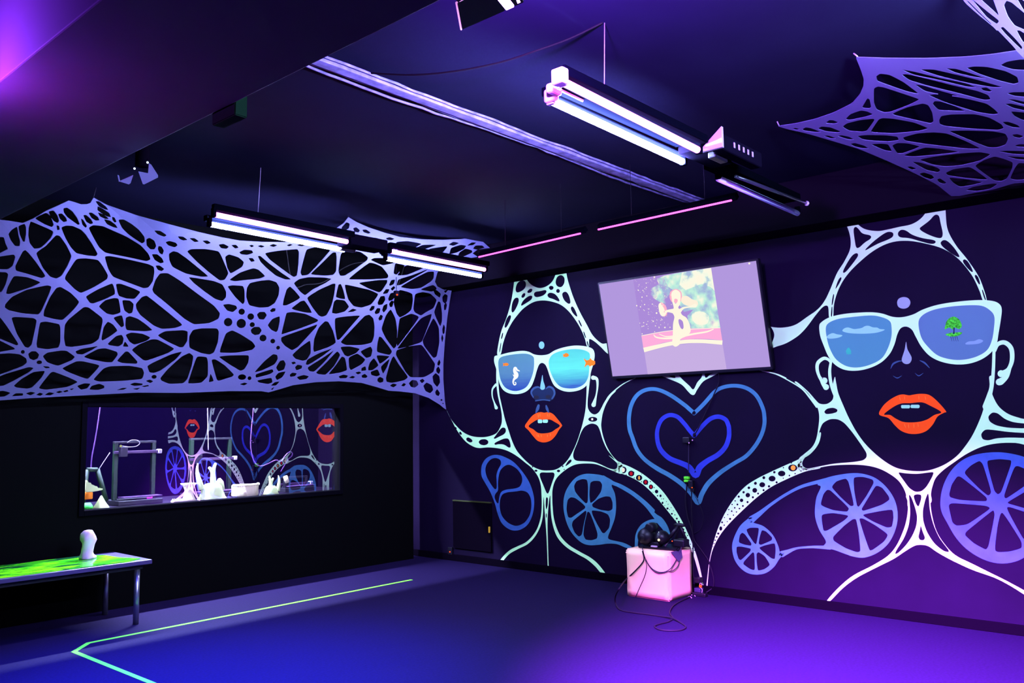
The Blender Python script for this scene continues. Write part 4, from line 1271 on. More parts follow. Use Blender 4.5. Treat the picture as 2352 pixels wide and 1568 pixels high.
def spot(name, loc, target, col, watts, angle, blend, radius=0.04, parent=None):
    L = bpy.data.lights.new(name, 'SPOT')
    L.color = col
    L.energy = watts
    L.spot_size = math.radians(angle)
    L.spot_blend = blend
    L.shadow_soft_size = radius
    o = bpy.data.objects.new(name, L)
    COL.objects.link(o)
    o.location = loc
    o.rotation_euler = (Vector(target) - Vector(loc)).to_track_quat('-Z', 'Y').to_euler()
    if parent:
        o.parent = parent
        o.matrix_parent_inverse = parent.matrix_basis.inverted()
    return o


# purple flood lamp on the far side of the bulkhead
zf = 2.93
f0, f1_, f3_ = on_z(1062, 69, zf), on_z(1160, 26, zf), on_z(1050, 8, zf)
ex = (f1_ - f0)
ey = (f3_ - f0).normalized() * 0.26
fl = thing('flood_light', 'black flood lamp with glowing slots at the top edge of the view', 'light', tuple((f0 + f1_ + ey) / 2))


def prism(name, base, up, m, parent, bev=0.0):
    bm = bmesh.new()
    lo = [bm.verts.new(v) for v in base]
    hi = [bm.verts.new(v + up) for v in base]
    n = len(base)
    bm.faces.new(lo[::-1])
    bm.faces.new(hi)
    for i in range(n):
        bm.faces.new((lo[i], lo[(i + 1) % n], hi[(i + 1) % n], hi[i]))
    if bev:
        bmesh.ops.bevel(bm, geom=list(bm.edges), offset=bev, segments=2, affect='EDGES')
    return from_bm(name, bm, m, parent)


upv = Vector((0, 0, 0.012))
prism('barn_door', [f0, f1_, f1_ + ey, f0 + ey], upv, M['black_metal'], fl, 0.003)
hb = Vector((0, 0, 0.03))
c1, c2 = f0 + ex * 0.15 + ey * 0.35, f0 + ex * 0.85 + ey * 0.35
prism('housing', [c1 + hb, c2 + hb, c2 + ey * 0.6 + hb, c1 + ey * 0.6 + hb], Vector((0, 0, 0.13)), M['black_metal'], fl, 0.008)
w = ex.normalized()
s0 = on_z(1160, 25, zf)
s1 = on_z(1136, -4, zf)
sd = (s1 - s0)
prism('glowing_slot', [s0 + w * 0.006, s0 + w * 0.04, s0 + w * 0.04 + sd * 1.6, s0 + w * 0.006 + sd * 1.6], Vector((0, 0, 0.008)), M['slot'], fl)
r0, r1 = on_z(1189, 8, zf), on_z(1184, -6, zf)
prism('glowing_slot', [r0, r0 + w * 0.012, r1 + w * 0.012, r1], Vector((0, 0, 0.008)), M['slot'], fl)
prism('side_door', [s0 + w * 0.045, s0 + w * 0.085, s0 + w * 0.085 + sd, s0 + w * 0.045 + sd], upv, M['black_metal'], fl, 0.002)
tube('lit_rim', [f0 - w * 0.006 + Vector((0, 0, 0.004)), f3_ - w * 0.004 + Vector((0, 0, 0.004)), f3_ + w * 0.06 + ey * 0.05], 0.0035, mat('pink_lit_edge', (0.9, 0.75, 0.9), 0.4, 0.4, emit=(1.0, 0.35, 0.9), es=0.8), fl, 6)  # pink light along the lamp's edge, put in as a glowing strand
ctr = f0 + ex * 0.5 + ey * 0.6
tube('mounting_bracket', [ctr + Vector((0, 0, 0.16)), ctr + Vector((-0.02, 0, 0.30)), Vector((bx1 + 0.002, ctr.y, 3.30))], 0.012, M['black_metal'], fl, 8)
spot('flood_lamp_purple', s0 + w * 0.10 + Vector((0.05, 0, -0.03)), (4.8, 1.9, 0.0), FLOOD_PURPLE[0], FLOOD_PURPLE[1], 60, 1.0, 0.05, fl)
spot('flood_lamp_spill', s0 + w * 0.12 + Vector((0.06, 0, 0.03)), s0 + Vector((1.2, 0.1, 1.0)), (0.34, 0.08, 1.0), 1900, 150, 1.0, 0.05, fl)

# blue spot with barn doors
sp = thing('spotlight', 'blue spotlight with open barn doors at the far edge of the bulkhead', 'light', tuple(on_z(325, 395, 2.86)))
pp = on_z(325, 397, 2.83)
nn = Vector((-0.30, -0.62, -0.72)).normalized()


def leaf(poly, name, m, off=0.0):
    me = region_mesh(name, [np.array(poly, float)], [], lambda x, y: on_plane(x, y, pp + nn * off, nn))
    o = link(name, me, m, sp)
    add_solid(o, 0.004)
    return o


Mleaf = mat('pale_barn_door', (0.14, 0.22, 0.30), 0.5, 0.3)
leaf([(277, 404), (274, 416), (296, 423), (300, 420), (306, 402), (276, 416)][1:5], 'barn_door', Mleaf)
leaf([(318, 394), (340, 398), (342, 375), (347, 378), (363, 403), (363, 407), (331, 423), (328, 422)], 'barn_door', Mleaf)
leaf([(270, 402), (273, 403), (276, 416), (273, 417)], 'barn_door', Mleaf, 0.001)
ph = on_z(318, 386, 2.90)
bm = bmesh.new()
add_lathe(bm, [(0.02, 0.0), (0.036, 0.005), (0.036, 0.10), (0.028, 0.12), (0.012, 0.13)], (ph.x + 0.02, ph.y, 2.91))
from_bm('lamp_body', bm, M['base'], sp, True)
for px, py in ((339, 373), (309, 387)):
    c = on_z(px, py, 2.88)
    bm = bmesh.new()
    bmesh.ops.create_uvsphere(bm, u_segments=10, v_segments=6, radius=0.006, matrix=Matrix.Translation(c))
    from_bm('indicator', bm, M['led_blue'], sp, True)
tube('mounting_bracket', [(ph.x + 0.02, ph.y, 3.035), (ph.x + 0.01, ph.y, 3.10), (bx1 + 0.002, ph.y, 3.12)], 0.008, M['base'], sp, 8)
spot('spot_lamp_blue', (ph.x + 0.04, ph.y, 2.885), (2.5, 4.7, 0.0), FLOOD_BLUE[0], FLOOD_BLUE[1], 78, 1.0, 0.04, sp)
lz = on_z(322, 415, 2.70)
spot('spot_lamp_spill', (ph.x + 0.10, ph.y - 0.12, 2.75), tuple(on_plane(325, 405, pp, nn)), (0.2, 0.32, 1.0), 3.5, 120, 1.0, 0.02, sp)

# dim green sign and cables under the ceiling
q = [on_x(508, 294, bx1 + 0.05), on_x(516, 295, bx1 + 0.05), on_x(561, 270, bx1 + 0.05), on_x(556, 266, bx1 + 0.05)]
sg = thing('exit_sign', 'dim green sign panel under the far edge of the bulkhead', 'sign', tuple(q[0]))
prism('sign_panel', [Vector((bx1 + 0.005, q[0].y, q[0].z)), Vector((bx1 + 0.005, q[2].y, q[0].z)), Vector((bx1 + 0.005, q[2].y, q[0].z + 0.12)), Vector((bx1 + 0.005, q[0].y, q[0].z + 0.12))], Vector((0.06, 0, 0)), M['sign'], sg, 0.004)
T0, T1 = on_z(780, 150, CEIL), on_z(1605, 458, CEIL)
tr = thing('cable_trunking', 'long grey cable trunking running across the dark ceiling', 'trunking', ((T0.x + T1.x) / 2, T0.y, CEIL))
yt = (T0.y + T1.y) / 2
box('channel', (bx1 + 0.01, yt - 0.035, CEIL - 0.035), (XBEAM - 0.01, yt + 0.035, CEIL - 0.001), M['trunk'], tr, 0.004)
rng = random.Random(3)
for k, (dy, zz) in enumerate(((0.062, 0.012), (0.08, 0.014), (-0.055, 0.012))):
    pp_ = [(bx1 + 0.02 + (XBEAM - bx1 - 0.04) * i / 40, yt + dy + rng.uniform(-0.008, 0.008) + (0.04 * math.sin(i * 0.15) ** 2 if k == 1 else 0), CEIL - zz - rng.uniform(0, 0.006)) for i in range(41)]
    tube('loose_cable', pp_, 0.008, M['trunk'], tr, 6)
cc = [on_z(x, y, z) for x, y, z in ((850, 168, 3.44), (950, 172, 3.36), (1050, 163, 3.32), (1150, 143, 3.31), (1230, 117, 3.33), (1310, 88, 3.39), (1384, 52, 3.448))]
tag(tube('ceiling_cable', spline(cc, 6), 0.005, mat('grey_ceiling_cable', (0.007, 0.007, 0.007), 0.8, 0.05), None, 6), 'thin grey cable sagging from the trunking to the nearest lamp wire', 'cable')
cc = [on_y(x, y, 7.25) for x, y in ((672, 651), (705, 653), (745, 647), (790, 615), (825, 603), (865, 606), (905, 632), (912, 660))]
tag(tube('hanging_cable', spline([Vector((cc[0].x - 0.1, 7.25, CEIL))] + cc + [Vector((cc[-1].x + 0.15, 7.25, CEIL))], 6), 0.005, mat('faint_grey_cable', (0.018, 0.016, 0.016), 0.6, 0.2), None, 6), 'thin grey cable looping behind the long web net', 'cable')
sn = on_y(910, 677, 6.55)
t = thing('motion_sensor', 'small black sensor with an orange light behind the web net near the corner', 'sensor', tuple(sn))
box('housing', (sn.x - 0.015, sn.y - 0.012, sn.z - 0.012), (sn.x + 0.035, sn.y + 0.03, sn.z + 0.045), M['base'], t, 0.008)
bm = bmesh.new()
bmesh.ops.create_uvsphere(bm, u_segments=10, v_segments=6, radius=0.010, matrix=Matrix.Translation((sn.x, sn.y - 0.014, sn.z)))
from_bm('indicator', bm, M['led_red'], t, True)
tube('bracket', [(sn.x + 0.02, sn.y + 0.02, sn.z + 0.045), (sn.x + 0.02, sn.y + 0.03, CEIL)], 0.003, M['base'], t, 6)


# ================================================================== TELEVISION
ty0, ty1 = 3.107, 4.722
tb, tt = Vector((6.782, 0, 1.965)), Vector((6.597, 0, 2.845))
tn = Vector((-(tt.z - tb.z), 0, tt.x - tb.x)).normalized()
if tn.x > 0:
    tn = -tn
upd = (tt - tb).normalized()
tv = thing('television', 'large flat television tilted down on the mural wall, lit screen', 'television', (6.70, (ty0 + ty1) / 2, 1.965))


def tvp(y, s, n=0.0):
    b = tb + upd * s + tn * n
    return Vector((b.x, y, b.z))


Ht = (tt - tb).length
bm = bmesh.new()
vs = []
for n in (-0.055, 0.0):
    vs.append([bm.verts.new(tvp(y, s, n)) for y, s in ((ty0 - 0.018, -0.028), (ty1 + 0.018, -0.028), (ty1 + 0.018, Ht + 0.018), (ty0 - 0.018, Ht + 0.018))])
bm.faces.new(vs[0])
bm.faces.new(vs[1])
for i in range(4):
    bm.faces.new((vs[0][i], vs[0][(i + 1) % 4], vs[1][(i + 1) % 4], vs[1][i]))
bmesh.ops.bevel(bm, geom=list(bm.edges), offset=0.006, segments=2, affect='EDGES')
from_bm('casing', bm, M['black'], tv)
bm = bmesh.new()
add_box(bm, (6.785, 3.7, 2.2), (6.845, 4.1, 2.5), 0.01)
from_bm('wall_mount', bm, M['black_metal'], tv)
PT = tvp(4, 0.4, 0.0)


def scr(n):
    return lambda x, y: on_plane(x, y, PT + tn * n, tn)


def screen_part(name, m, pos, neg=(), n=0.002, parent=None):
    return link(name, region_mesh(name, pos, neg, scr(n)), m, parent or tv)


panel = screen_part('screen', emis('screen_lavender', srgb(178, 152, 222), 1), [np.array(pts('TV', '-150,300 1860,6 2066,1358 38,1487'))], [], 0.001)
me = panel.data
for i, c in enumerate(((ty1, Ht), (ty0, Ht), (ty0, 0), (ty1, 0))):
    pass
bm = bmesh.new()
vv = [bm.verts.new(tvp(y, s, 0.001)) for y, s in ((ty0, 0), (ty1, 0), (ty1, Ht), (ty0, Ht))]
bm.faces.new(vv)
bm.to_mesh(me)
bm.free()
picture = np.array(pts('TV', '300,250 1306,84 1506,1385 492,1452'))


def nebula(name, cols, scale, det=8, pos=(0.35, 0.5, 0.65), fray=None):
    m = emis(name, cols[1], 1)
    nt = m.node_tree
    e = [n for n in nt.nodes if n.type == 'EMISSION'][0]
    tc = nt.nodes.new('ShaderNodeTexCoord')
    nz = nt.nodes.new('ShaderNodeTexNoise')
    nz.inputs['Scale'].default_value = scale
    nz.inputs['Detail'].default_value = det
    rp = nt.nodes.new('ShaderNodeValToRGB')
    rp.color_ramp.elements[0].position, rp.color_ramp.elements[0].color = pos[0], (*cols[0], 1)
    rp.color_ramp.elements[1].position, rp.color_ramp.elements[1].color = pos[2], (*cols[2], 1)
    k = rp.color_ramp.elements.new(pos[1])
    k.color = (*cols[1], 1)
    nt.links.new(tc.outputs['Object'], nz.inputs['Vector'])
    nt.links.new(nz.outputs['Fac'], rp.inputs['Fac'])
    nt.links.new(rp.outputs['Color'], e.inputs[0])
    if fray:                                  # ragged, dissolving cloud edges
        n2 = nt.nodes.new('ShaderNodeTexNoise')
        n2.inputs['Scale'].default_value = fray[0]
        n2.inputs['Detail'].default_value = 10
        r2 = nt.nodes.new('ShaderNodeMapRange')
        r2.inputs['From Min'].default_value, r2.inputs['From Max'].default_value = fray[1], fray[2]
        mx = nt.nodes.new('ShaderNodeMixShader')
        tr = nt.nodes.new('ShaderNodeBsdfTransparent')
        out = [n for n in nt.nodes if n.type == 'OUTPUT_MATERIAL'][0]
        nt.links.new(tc.outputs['Object'], n2.inputs['Vector'])
        nt.links.new(n2.outputs['Fac'], r2.inputs['Value'])
        nt.links.new(r2.outputs[0], mx.inputs[0])
        nt.links.new(tr.outputs[0], mx.inputs[1])
        nt.links.new(e.outputs[0], mx.inputs[2])
        nt.links.new(mx.outputs[0], out.inputs[0])
    return m


CREAM = srgb(255, 248, 226)
screen_part('picture', emis('picture_violet', srgb(172, 140, 218), 1), [np.array(pts('TV', '305,236 1306,84 1424,852 1000,864 800,888 412,954'))], [], 0.002, panel)
screen_part('picture', emis('picture_lilac_floor', srgb(200, 175, 228), 1), [np.array(pts('TV', '448,1170 800,1080 1100,1050 1455,1070 1506,1385 492,1452'))], [], 0.002, panel)
TEAL3 = (srgb(165, 185, 222), srgb(190, 240, 222), srgb(250, 250, 228))
screen_part('nebula', nebula('nebula_teal_wisps', TEAL3, 12, 9, fray=(9, 0.40, 0.56)), [np.array(pts('TV', '480,420 530,350 640,290 600,230 700,185 900,145 1306,84 1330,250 1100,400 1000,520 900,420 760,430 720,545 640,520 560,470'))], [], 0.003, panel)
screen_part('nebula', nebula('nebula_teal', TEAL3, 9, 9, fray=(7, 0.22, 0.40)), [np.array(pts('TV', '700,220 800,165 900,145 1306,84 1424,852 1050,862 1010,760 1000,700 1080,620 960,650 900,560 920,460 830,380 760,330'))], [], 0.0034, panel)
screen_part('nebula', nebula('nebula_cream', (srgb(225, 248, 228), srgb(250, 250, 230), CREAM), 9, 6, fray=(9, 0.36, 0.46)), [np.array(pts('TV', '930,145 1306,84 1352,380 1300,330 1180,290 1080,330 980,370 900,300')), chaikin(pts('TV', '1040,670 1180,630 1290,700 1260,820 1090,810'), 3, 0.22)], [], 0.004, panel)
screen_part('flame_glow', emis('flame_pink', srgb(255, 178, 205), 1), [chaikin(pts('TV', '770,470 775,390 850,345 925,385 935,480 900,540 800,530'), 3, 0.2), chaikin(pts('TV', '640,540 672,520 735,580 745,690 700,715 655,690 630,600'), 3, 0.2)], [], 0.0042, panel)
screen_part('flame_glow', emis('flame_cream', srgb(255, 240, 218), 1), [chaikin(pts('TV', '930,450 1000,440 1060,490 1130,505 1145,560 1080,590 960,560 915,510'), 3, .2)], [], 0.0044, panel)
screen_part('pink_floor', emis('picture_pink', srgb(255, 175, 222), 1), [np.array(pts('TV', '410,955 800,888 1000,864 1424,852 1450,1015 1280,1000 1100,998 900,1010 700,1045 435,1115'))], [], 0.003, panel)
screen_part('floor_rim', emis('picture_cream', CREAM, 1), [stroke('TV', '440,1140,60 620,1095,52 800,1055,50 1000,1030,48 1200,1028,48 1452,1045,56', cap=False),
            stroke('TV', '412,956,8 800,890,8 1424,854,8', cap=False), stroke('TV', '570,945,10 600,975,18 700,990,22 850,980,30 1000,950,24 1100,930,22 1250,905,20 1335,872,12'), stroke('TV', '640,935,8 720,965,12 820,960,14')], [], 0.004, panel)
screen_part('statue_figure', emis('statue_cream', CREAM, 1), [
    chaikin(pts('TV', '790,400 850,355 915,400 915,480 905,560 880,590 900,620 930,690 990,720 1030,800 1050,900 1000,960 900,1000 915,1060 850,1105 800,1070 815,960 815,800 840,710 800,650 830,600 805,520'), 2, 0.2),
    stroke('TV', '840,640,70 740,640,30 690,680,60 670,620,70 650,560,40 660,535,12'), stroke('TV', '900,640,50 950,600,26 1030,585,20 1100,570,50')],
    [chaikin(pts('TV', '825,490 850,478 878,490 875,520 850,548 830,520'), 2), chaikin(pts('TV', '885,750 905,740 945,770 955,850 940,876 915,860 890,800'), 2), chaikin(pts('TV', '905,610 935,590 925,600'), 2)], 0.005, panel)
rng = random.Random(11)
dots = []
for k in range(150):
    u, v = rng.random(), rng.random()
    x = 330 + u * 500 + (v - 0.2) * 90
    y = 240 + v * 640 - u * 60
    if x > 640 and y > 620 and x > 780:
        continue
    r = rng.choice((2, 2.5, 3, 3.5, 5, 7)) * 1.0
    dots.append(ell(1400 + x / 5.6, 600 + y / 5.6, r / 5.6, r / 5.6, 8))
dots += [ell(1400 + x / 5.6, 600 + y / 5.6, r / 5.6, r / 5.6, 10) for x, y, r in ((577, 203, 11), (1798, 27, 13), (350, 570, 9), (605, 665, 11), (562, 770, 9), (712, 850, 10), (420, 932, 7), (778, 848, 7), (580, 905, 6), (418, 460, 8))]
me_d = None
o = screen_part('sparkle', emis('sparkle_cream', CREAM, 1), dots, [], 0.006, panel)
o['kind'] = 'stuff'

# ================================================================== POUF AND THE THINGS ON IT
px0, px1, py0, py1, pz = 6.352, 6.752, 3.905, 4.337, 0.41
bm = bmesh.new()
bmesh.ops.create_cube(bm, size=1.0, matrix=Matrix.Translation(((px0 + px1) / 2, (py0 + py1) / 2, pz / 2)) @ Matrix.Diagonal((px1 - px0, py1 - py0, pz, 1)))
bmesh.ops.bevel(bm, geom=list(bm.edges), offset=0.012, segments=3, affect='EDGES')
bmesh.ops.subdivide_edges(bm, edges=[e for e in bm.edges if e.calc_length() > 0.2], cuts=8, use_grid_fill=True)
rng = random.Random(5)
for v in bm.verts:
    d = Vector((v.co.x - (px0 + px1) / 2, v.co.y - (py0 + py1) / 2, v.co.z - pz / 2))
    k = 1 - max(abs(d.x) / 0.2, abs(d.y) / 0.216) ** 6 * 0
    s = 0.008 * math.sin(9 * v.co.z + 5 * v.co.y) + 0.004 * math.sin(23 * v.co.y + 17 * v.co.x)
    if 0.03 < v.co.z < pz - 0.03:
        if abs(d.x) > 0.19:
            v.co.x += s * 0.6
        if abs(d.y) > 0.2:
            v.co.y += s * 0.6
pouf = thing('pouf', 'pale pink vinyl cube pouf standing by the mural wall', 'pouf', ((px0 + px1) / 2, (py0 + py1) / 2, 0))
from_bm('cover', bm, M['pouf'], pouf, True)
bm = bmesh.new()
for (a, b) in (((px0 + 0.002, py0 + 0.002), (px0 + 0.002, py1 - 0.002)), ((px0 + 0.002, py0 + 0.002), (px1 - 0.002, py0 + 0.002))):
    add_tube(bm, [(a[0], a[1], pz - 0.035), (b[0], b[1], pz - 0.035)], 0.004, 6)
add_tube(bm, [(px0 + 0.003, py0 + 0.003, 0.02), (px0 + 0.003, py0 + 0.003, pz - 0.03)], 0.005, 6)
from_bm('seam_piping', bm, M['pouf'], pouf)

zt_ = pz + 0.004
tab = thing('tablet', 'flat black tablet lying on the pink pouf', 'tablet', tuple(on_z(600, 500, zt_)) if False else tuple(on_z(1515, 1257, zt_)))
base = [on_z(*pts('PO', s)[0], zt_) for s in ('345,508', '800,548', '862,486', '430,468')]
prism('body', base, Vector((0, 0, 0.014)), M['black'], tab, 0.003)
prism('hinge', [base[1] + Vector((0.0, -0.004, 0.0)), base[1] + Vector((0.03, -0.008, 0)), base[2] + Vector((0.03, -0.004, 0)), base[2]], Vector((0, 0, 0.010)), M['black_metal'], tab, 0.002)
# cloth tag hanging over the front corner
cl = thing('cloth_flap', 'small dark cloth corner hanging over the right edge of the pouf', 'cloth', (px0 + 0.1, py0, pz))
bm = bmesh.new()
vs = [bm.verts.new(v) for v in (Vector((px0 + 0.03, py0 - 0.012, pz + 0.002)), Vector((px0 + 0.20, py0 - 0.012, pz + 0.002)), Vector((px0 + 0.21, py0 - 0.014, pz - 0.065)), Vector((px0 + 0.14, py0 - 0.016, pz - 0.09)))]
bm.faces.new(vs)
o = from_bm('cloth', bm, mat('dark_violet_cloth', (0.10, 0.07, 0.14), 0.8, 0.1), cl)
add_solid(o, 0.004)

gad = thing('stage_projector', 'black gadget with two round drums standing on the tablet', 'projector', tuple(on_z(1500, 1253, zt_)))
gx = 6.50


def gp(x, y, X=None):
    q = pts('PO', '%g,%g' % (x, y))[0]
    return on_x(q[0], q[1], X or gx)


for cx_, cy_, r_, dep, xx in ((452, 372, 104, 0.07, 6.50), (632, 388, 84, 0.06, 6.53)):
    c = gp(cx_, cy_, xx)
    R_ = r_ / 5.225 / FPX * (c - CAM).dot(FW)
    bm = bmesh.new()
    add_lathe(bm, [(R_ * 0.35, -dep - 0.01), (R_ * 0.55, -dep), (R_ * 0.86, -dep * 0.8), (R_ * 0.98, -dep * 0.4), (R_, 0.0), (R_ * 0.95, dep * 0.5), (R_ * 0.7, dep * 0.8), (R_ * 0.3, dep * 0.9)], c, 28, 'X')
    from_bm('drum', bm, M['black'], gad, True)
    bm = bmesh.new()
    add_lathe(bm, [(R_ * 0.32, -dep - 0.016), (R_ * 0.36, -dep - 0.012), (R_ * 0.30, -dep)], c, 20, 'X')
    from_bm('lens_ring', bm, M['black_metal'], gad, True)
c = gp(505, 268, 6.51)
bm = bmesh.new()
add_lathe(bm, [(0.03, -0.05), (0.042, -0.045), (0.046, 0.0), (0.042, 0.04), (0.02, 0.05)], c, 20, 'X')
from_bm('top_drum', bm, M['black'], gad, True)
a, b = gp(470, 440, 6.50), gp(640, 500, 6.54)
box('base_block', (6.47, b.y, pz + 0.019), (6.55, a.y, pz + 0.06), M['black'], gad, 0.01)
for x, y, m, r in ((591, 416, 'led_white', 0.011), (460, 408, 'led_amber', 0.005), (590, 322, 'led_blue', 0.003)):
    c = gp(x, y, 6.44)
    bm = bmesh.new()
    bmesh.ops.create_uvsphere(bm, u_segments=10, v_segments=6, radius=r, matrix=Matrix.Translation(c))
    from_bm('indicator', bm, M[m], gad, True)
c = gp(535, 480, 6.44)
box('pale_strap', (6.43, c.y - 0.03, pz + 0.02), (6.45, c.y + 0.03, pz + 0.034), M['pale_plastic'], gad, 0.004, )

trp = thing('tripod_stand', 'small folded black stand with one pale leg leaning on the pouf', 'stand', tuple(on_z(1560, 1250, zt_)))
ap = gp(835, 238, 6.62)
l1 = gp(705, 400, 6.56)
l2 = gp(665, 468, 6.55)
tube('leg', [ap, l1], [0.014, 0.018], M['black'], trp, 8)
o = tube('leg', [l1, Vector((l2.x, l2.y, pz + 0.022))], [0.016, 0.011], M['pale_plastic'], trp, 8)
o['label'] = 'pale end of the leg'
tube('leg', [ap + Vector((0, -0.01, 0)), gp(930, 450, 6.66)], [0.014, 0.012], M['black'], trp, 8)
tube('leg', [ap, gp(780, 470, 6.68)], [0.014, 0.012], M['black'], trp, 8)
a0, a1 = gp(775, 238, 6.62), gp(905, 240, 6.62)
tube('cross_head', [a0, ap, a1], [0.012, 0.02, 0.012], M['black'], trp, 8)
c = gp(860, 430, 6.60)
box('motor_block', (6.56, c.y - 0.05, pz + 0.019), (6.66, c.y + 0.06, pz + 0.085), M['black'], trp, 0.012)
c = gp(752, 430, 6.55)
bm = bmesh.new()
bmesh.ops.create_uvsphere(bm, u_segments=8, v_segments=6, radius=0.006, matrix=Matrix.Translation(c))
from_bm('indicator', bm, M['led_red'], trp, True)


# ---- cables
def po(x, y, kind):
    q = pts('PO', '%g,%g' % (x, y))[0]
    if kind == 'f':
        return on_x(q[0], q[1], px0 - 0.012)
    if kind == 's':
        return on_y(q[0], q[1], py0 - 0.012)
    if kind == 'g':
        return on_z(q[0], q[1], 0.007)
    if kind == 'w':
        return on_x(q[0], q[1], XW - 0.012)
    if kind == 't':
        return on_z(q[0], q[1], pz + 0.012)


def cable(label, P, r, m, name='cable'):
    return tag(tube(name, spline(P, 7), r, M[m], None, 8), label, 'cable')


cable('black cable looping across the pouf front and up its right side', [po(395, 500, 't'), po(398, 530, 'f'), po(430, 640, 'f'), po(490, 740, 'f'), po(560, 790, 'f'), po(640, 803, 'f'), po(708, 772, 'f') + Vector((0, -0.006, 0)), po(760, 725, 's'), po(810, 640, 's'), po(845, 560, 's'), po(862, 500, 's')], 0.0035, 'cable_sheen')
cable('second thin cable hanging lower in a loop on the right side of the pouf', [po(452, 690, 'f'), po(510, 770, 'f'), po(590, 815, 'f'), po(690, 795, 'f') + Vector((0, -0.004, 0)), po(760, 783, 's'), po(820, 730, 's'), po(845, 640, 's'), po(850, 560, 's')], 0.003, 'cable_sheen')
cable('thin cable falling straight down the pouf front to the floor', [po(432, 650, 'f') + Vector((-0.006, 0, 0)), po(446, 720, 'f'), po(425, 840, 'f'), po(360, 990, 'f'), po(312, 1100, 'f')], 0.003, 'cable_sheen')
floor_c = [po(405, 545, 'f') + Vector((-0.012, 0, 0)), po(425, 640, 'f') + Vector((-0.014, 0, 0)), po(390, 710, 'f') + Vector((-0.016, 0, 0)), po(300, 805, 'f') + Vector((-0.016, 0, 0)), po(205, 895, 'f') + Vector((-0.02, 0, 0))]
q = pts('PO', '125,985')[0]
floor_c += [on_z(*q, 0.20), on_z(*pts('PO', '72,1090')[0], 0.10), on_z(*pts('PO', '75,1180')[0], 0.03), po(130, 1255, 'g'), po(280, 1285, 'g'), po(470, 1308, 'g'), po(640, 1335, 'g'), po(760, 1372, 'g') + Vector((0, 0, 0.012)), po(860, 1412, 'g'), po(915, 1460, 'g'), po(860, 1495, 'g'), po(730, 1503, 'g'), po(600, 1490, 'g'), po(540, 1452, 'g'), po(610, 1420, 'g'), po(700, 1398, 'g'), po(750, 1372, 'g')]
cable('thick dark cable running off the pouf and looping on the floor before it', floor_c, 0.006, 'cable', 'floor_cable')
cable('short cable curling from the power strip along the floor to the loop', [po(765, 1352, 'g'), po(722, 1290, 'g'), po(760, 1212, 'g'), po(835, 1160, 'g'), po(900, 1128, 'g'), po(960, 1100, 'g')], 0.006, 'cable', 'floor_cable')


def wl(reg, s, lift=0.012):
    return [on_x(x, y, XW - lift) for x, y in pts(reg, s)]


cable('black cable from the television down to the small wall box', [Vector((6.80, on_x(1655, 862)[1], 1.96))] + wl('T', '1652,875 1640,905 1620,950 1603,985 1592,1003'), 0.005, 'cable', 'wall_cable')
a = wl('CB', '290,322 372,245')
wb = thing('junction_box', 'small black box with a purple light on the wall inside the hearts', 'box', tuple(a[0]))
box('housing', (XW - 0.045, a[1].y, a[0].z), (XW - 0.003, a[0].y, a[1].z), M['black'], wb, 0.006)
for s in ('394,283', '350,318'):
    c = on_x(*pts('CB', s)[0], XW - 0.05)
    bm = bmesh.new()
    bmesh.ops.create_uvsphere(bm, u_segments=8, v_segments=6, radius=0.006, matrix=Matrix.Translation(c))
    from_bm('indicator', bm, mat('violet_led', (0.2, 0.1, 0.3), 0.5, 0.3, emit=(0.7, 0.3, 0.9), es=0.8), wb, True)
cable('violet-sheened cable dropping from the small wall box to the lime connector', wl('CB', '345,325 345,450 345,560 345,700'), 0.004, 'cable_sheen', 'wall_cable')
a = wl('CB', '299,820 358,750')
lc = thing('cable_connector', 'bright lime green cable connector hanging below the small wall box', 'connector', tuple(a[0]))
mid = (a[0].z + a[1].z) / 2
box('block', (XW - 0.035, a[1].y, mid + 0.003), (XW - 0.003, a[0].y, a[1].z), M['lime'], lc, 0.004)
box('block', (XW - 0.035, a[1].y, a[0].z), (XW - 0.003, a[0].y, mid - 0.003), M['lime'], lc, 0.004)
a = wl('CB', '365,900 420,800')
b = wl('CB', '385,945 430,880')
ad = thing('plug_adapter', 'black plug adapter with an orange light below the lime connector', 'adapter', tuple(a[0]))
box('housing', (XW - 0.05, a[1].y, a[0].z), (XW - 0.003, a[0].y, a[1].z), M['black'], ad, 0.006)
box('plug', (XW - 0.04, b[1].y, b[0].z), (XW - 0.003, b[0].y, a[0].z), M['black'], ad, 0.005)
c = on_x(*pts('CB', '390,893')[0], XW - 0.053)
bm = bmesh.new()
bmesh.ops.create_uvsphere(bm, u_segments=8, v_segments=6, radius=0.006, matrix=Matrix.Translation(c))
from_bm('indicator', bm, M['led_red'], ad, True)
cable('thick black cable hanging from the lime connector to the floor behind the pouf', wl('CB', '325,825 318,930 305,1050 325,1230 365,1380 400,1480') + wl('PO', '960,200 995,330 1020,420 1090,520 1180,650 1205,720 1240,830 1252,920 1235,990') + [Vector((XW - 0.04, po(1180, 1050, 'w').y, 0.02))], 0.0065, 'cable', 'wall_cable')
cable('black cable hanging straight down from the plug adapter', wl('CB', '385,930 382,1100 388,1300 398,1480 400,1560', 0.02) + wl('PO', '1000,420 1003,600 1005,800 1015,880', 0.02), 0.005, 'cable', 'wall_cable')
cable('thin cable bowing right from the plug adapter under the heart tip', wl('CB', '400,945 470,1080 525,1220 530,1320 495,1430 420,1478', 0.015), 0.0025, 'cable', 'wall_cable')

# power strip behind the pouf
pw = thing('power_strip', 'cluttered power strip with an orange plug on the floor behind the pouf', 'power strip', (6.78, 3.78, 0))


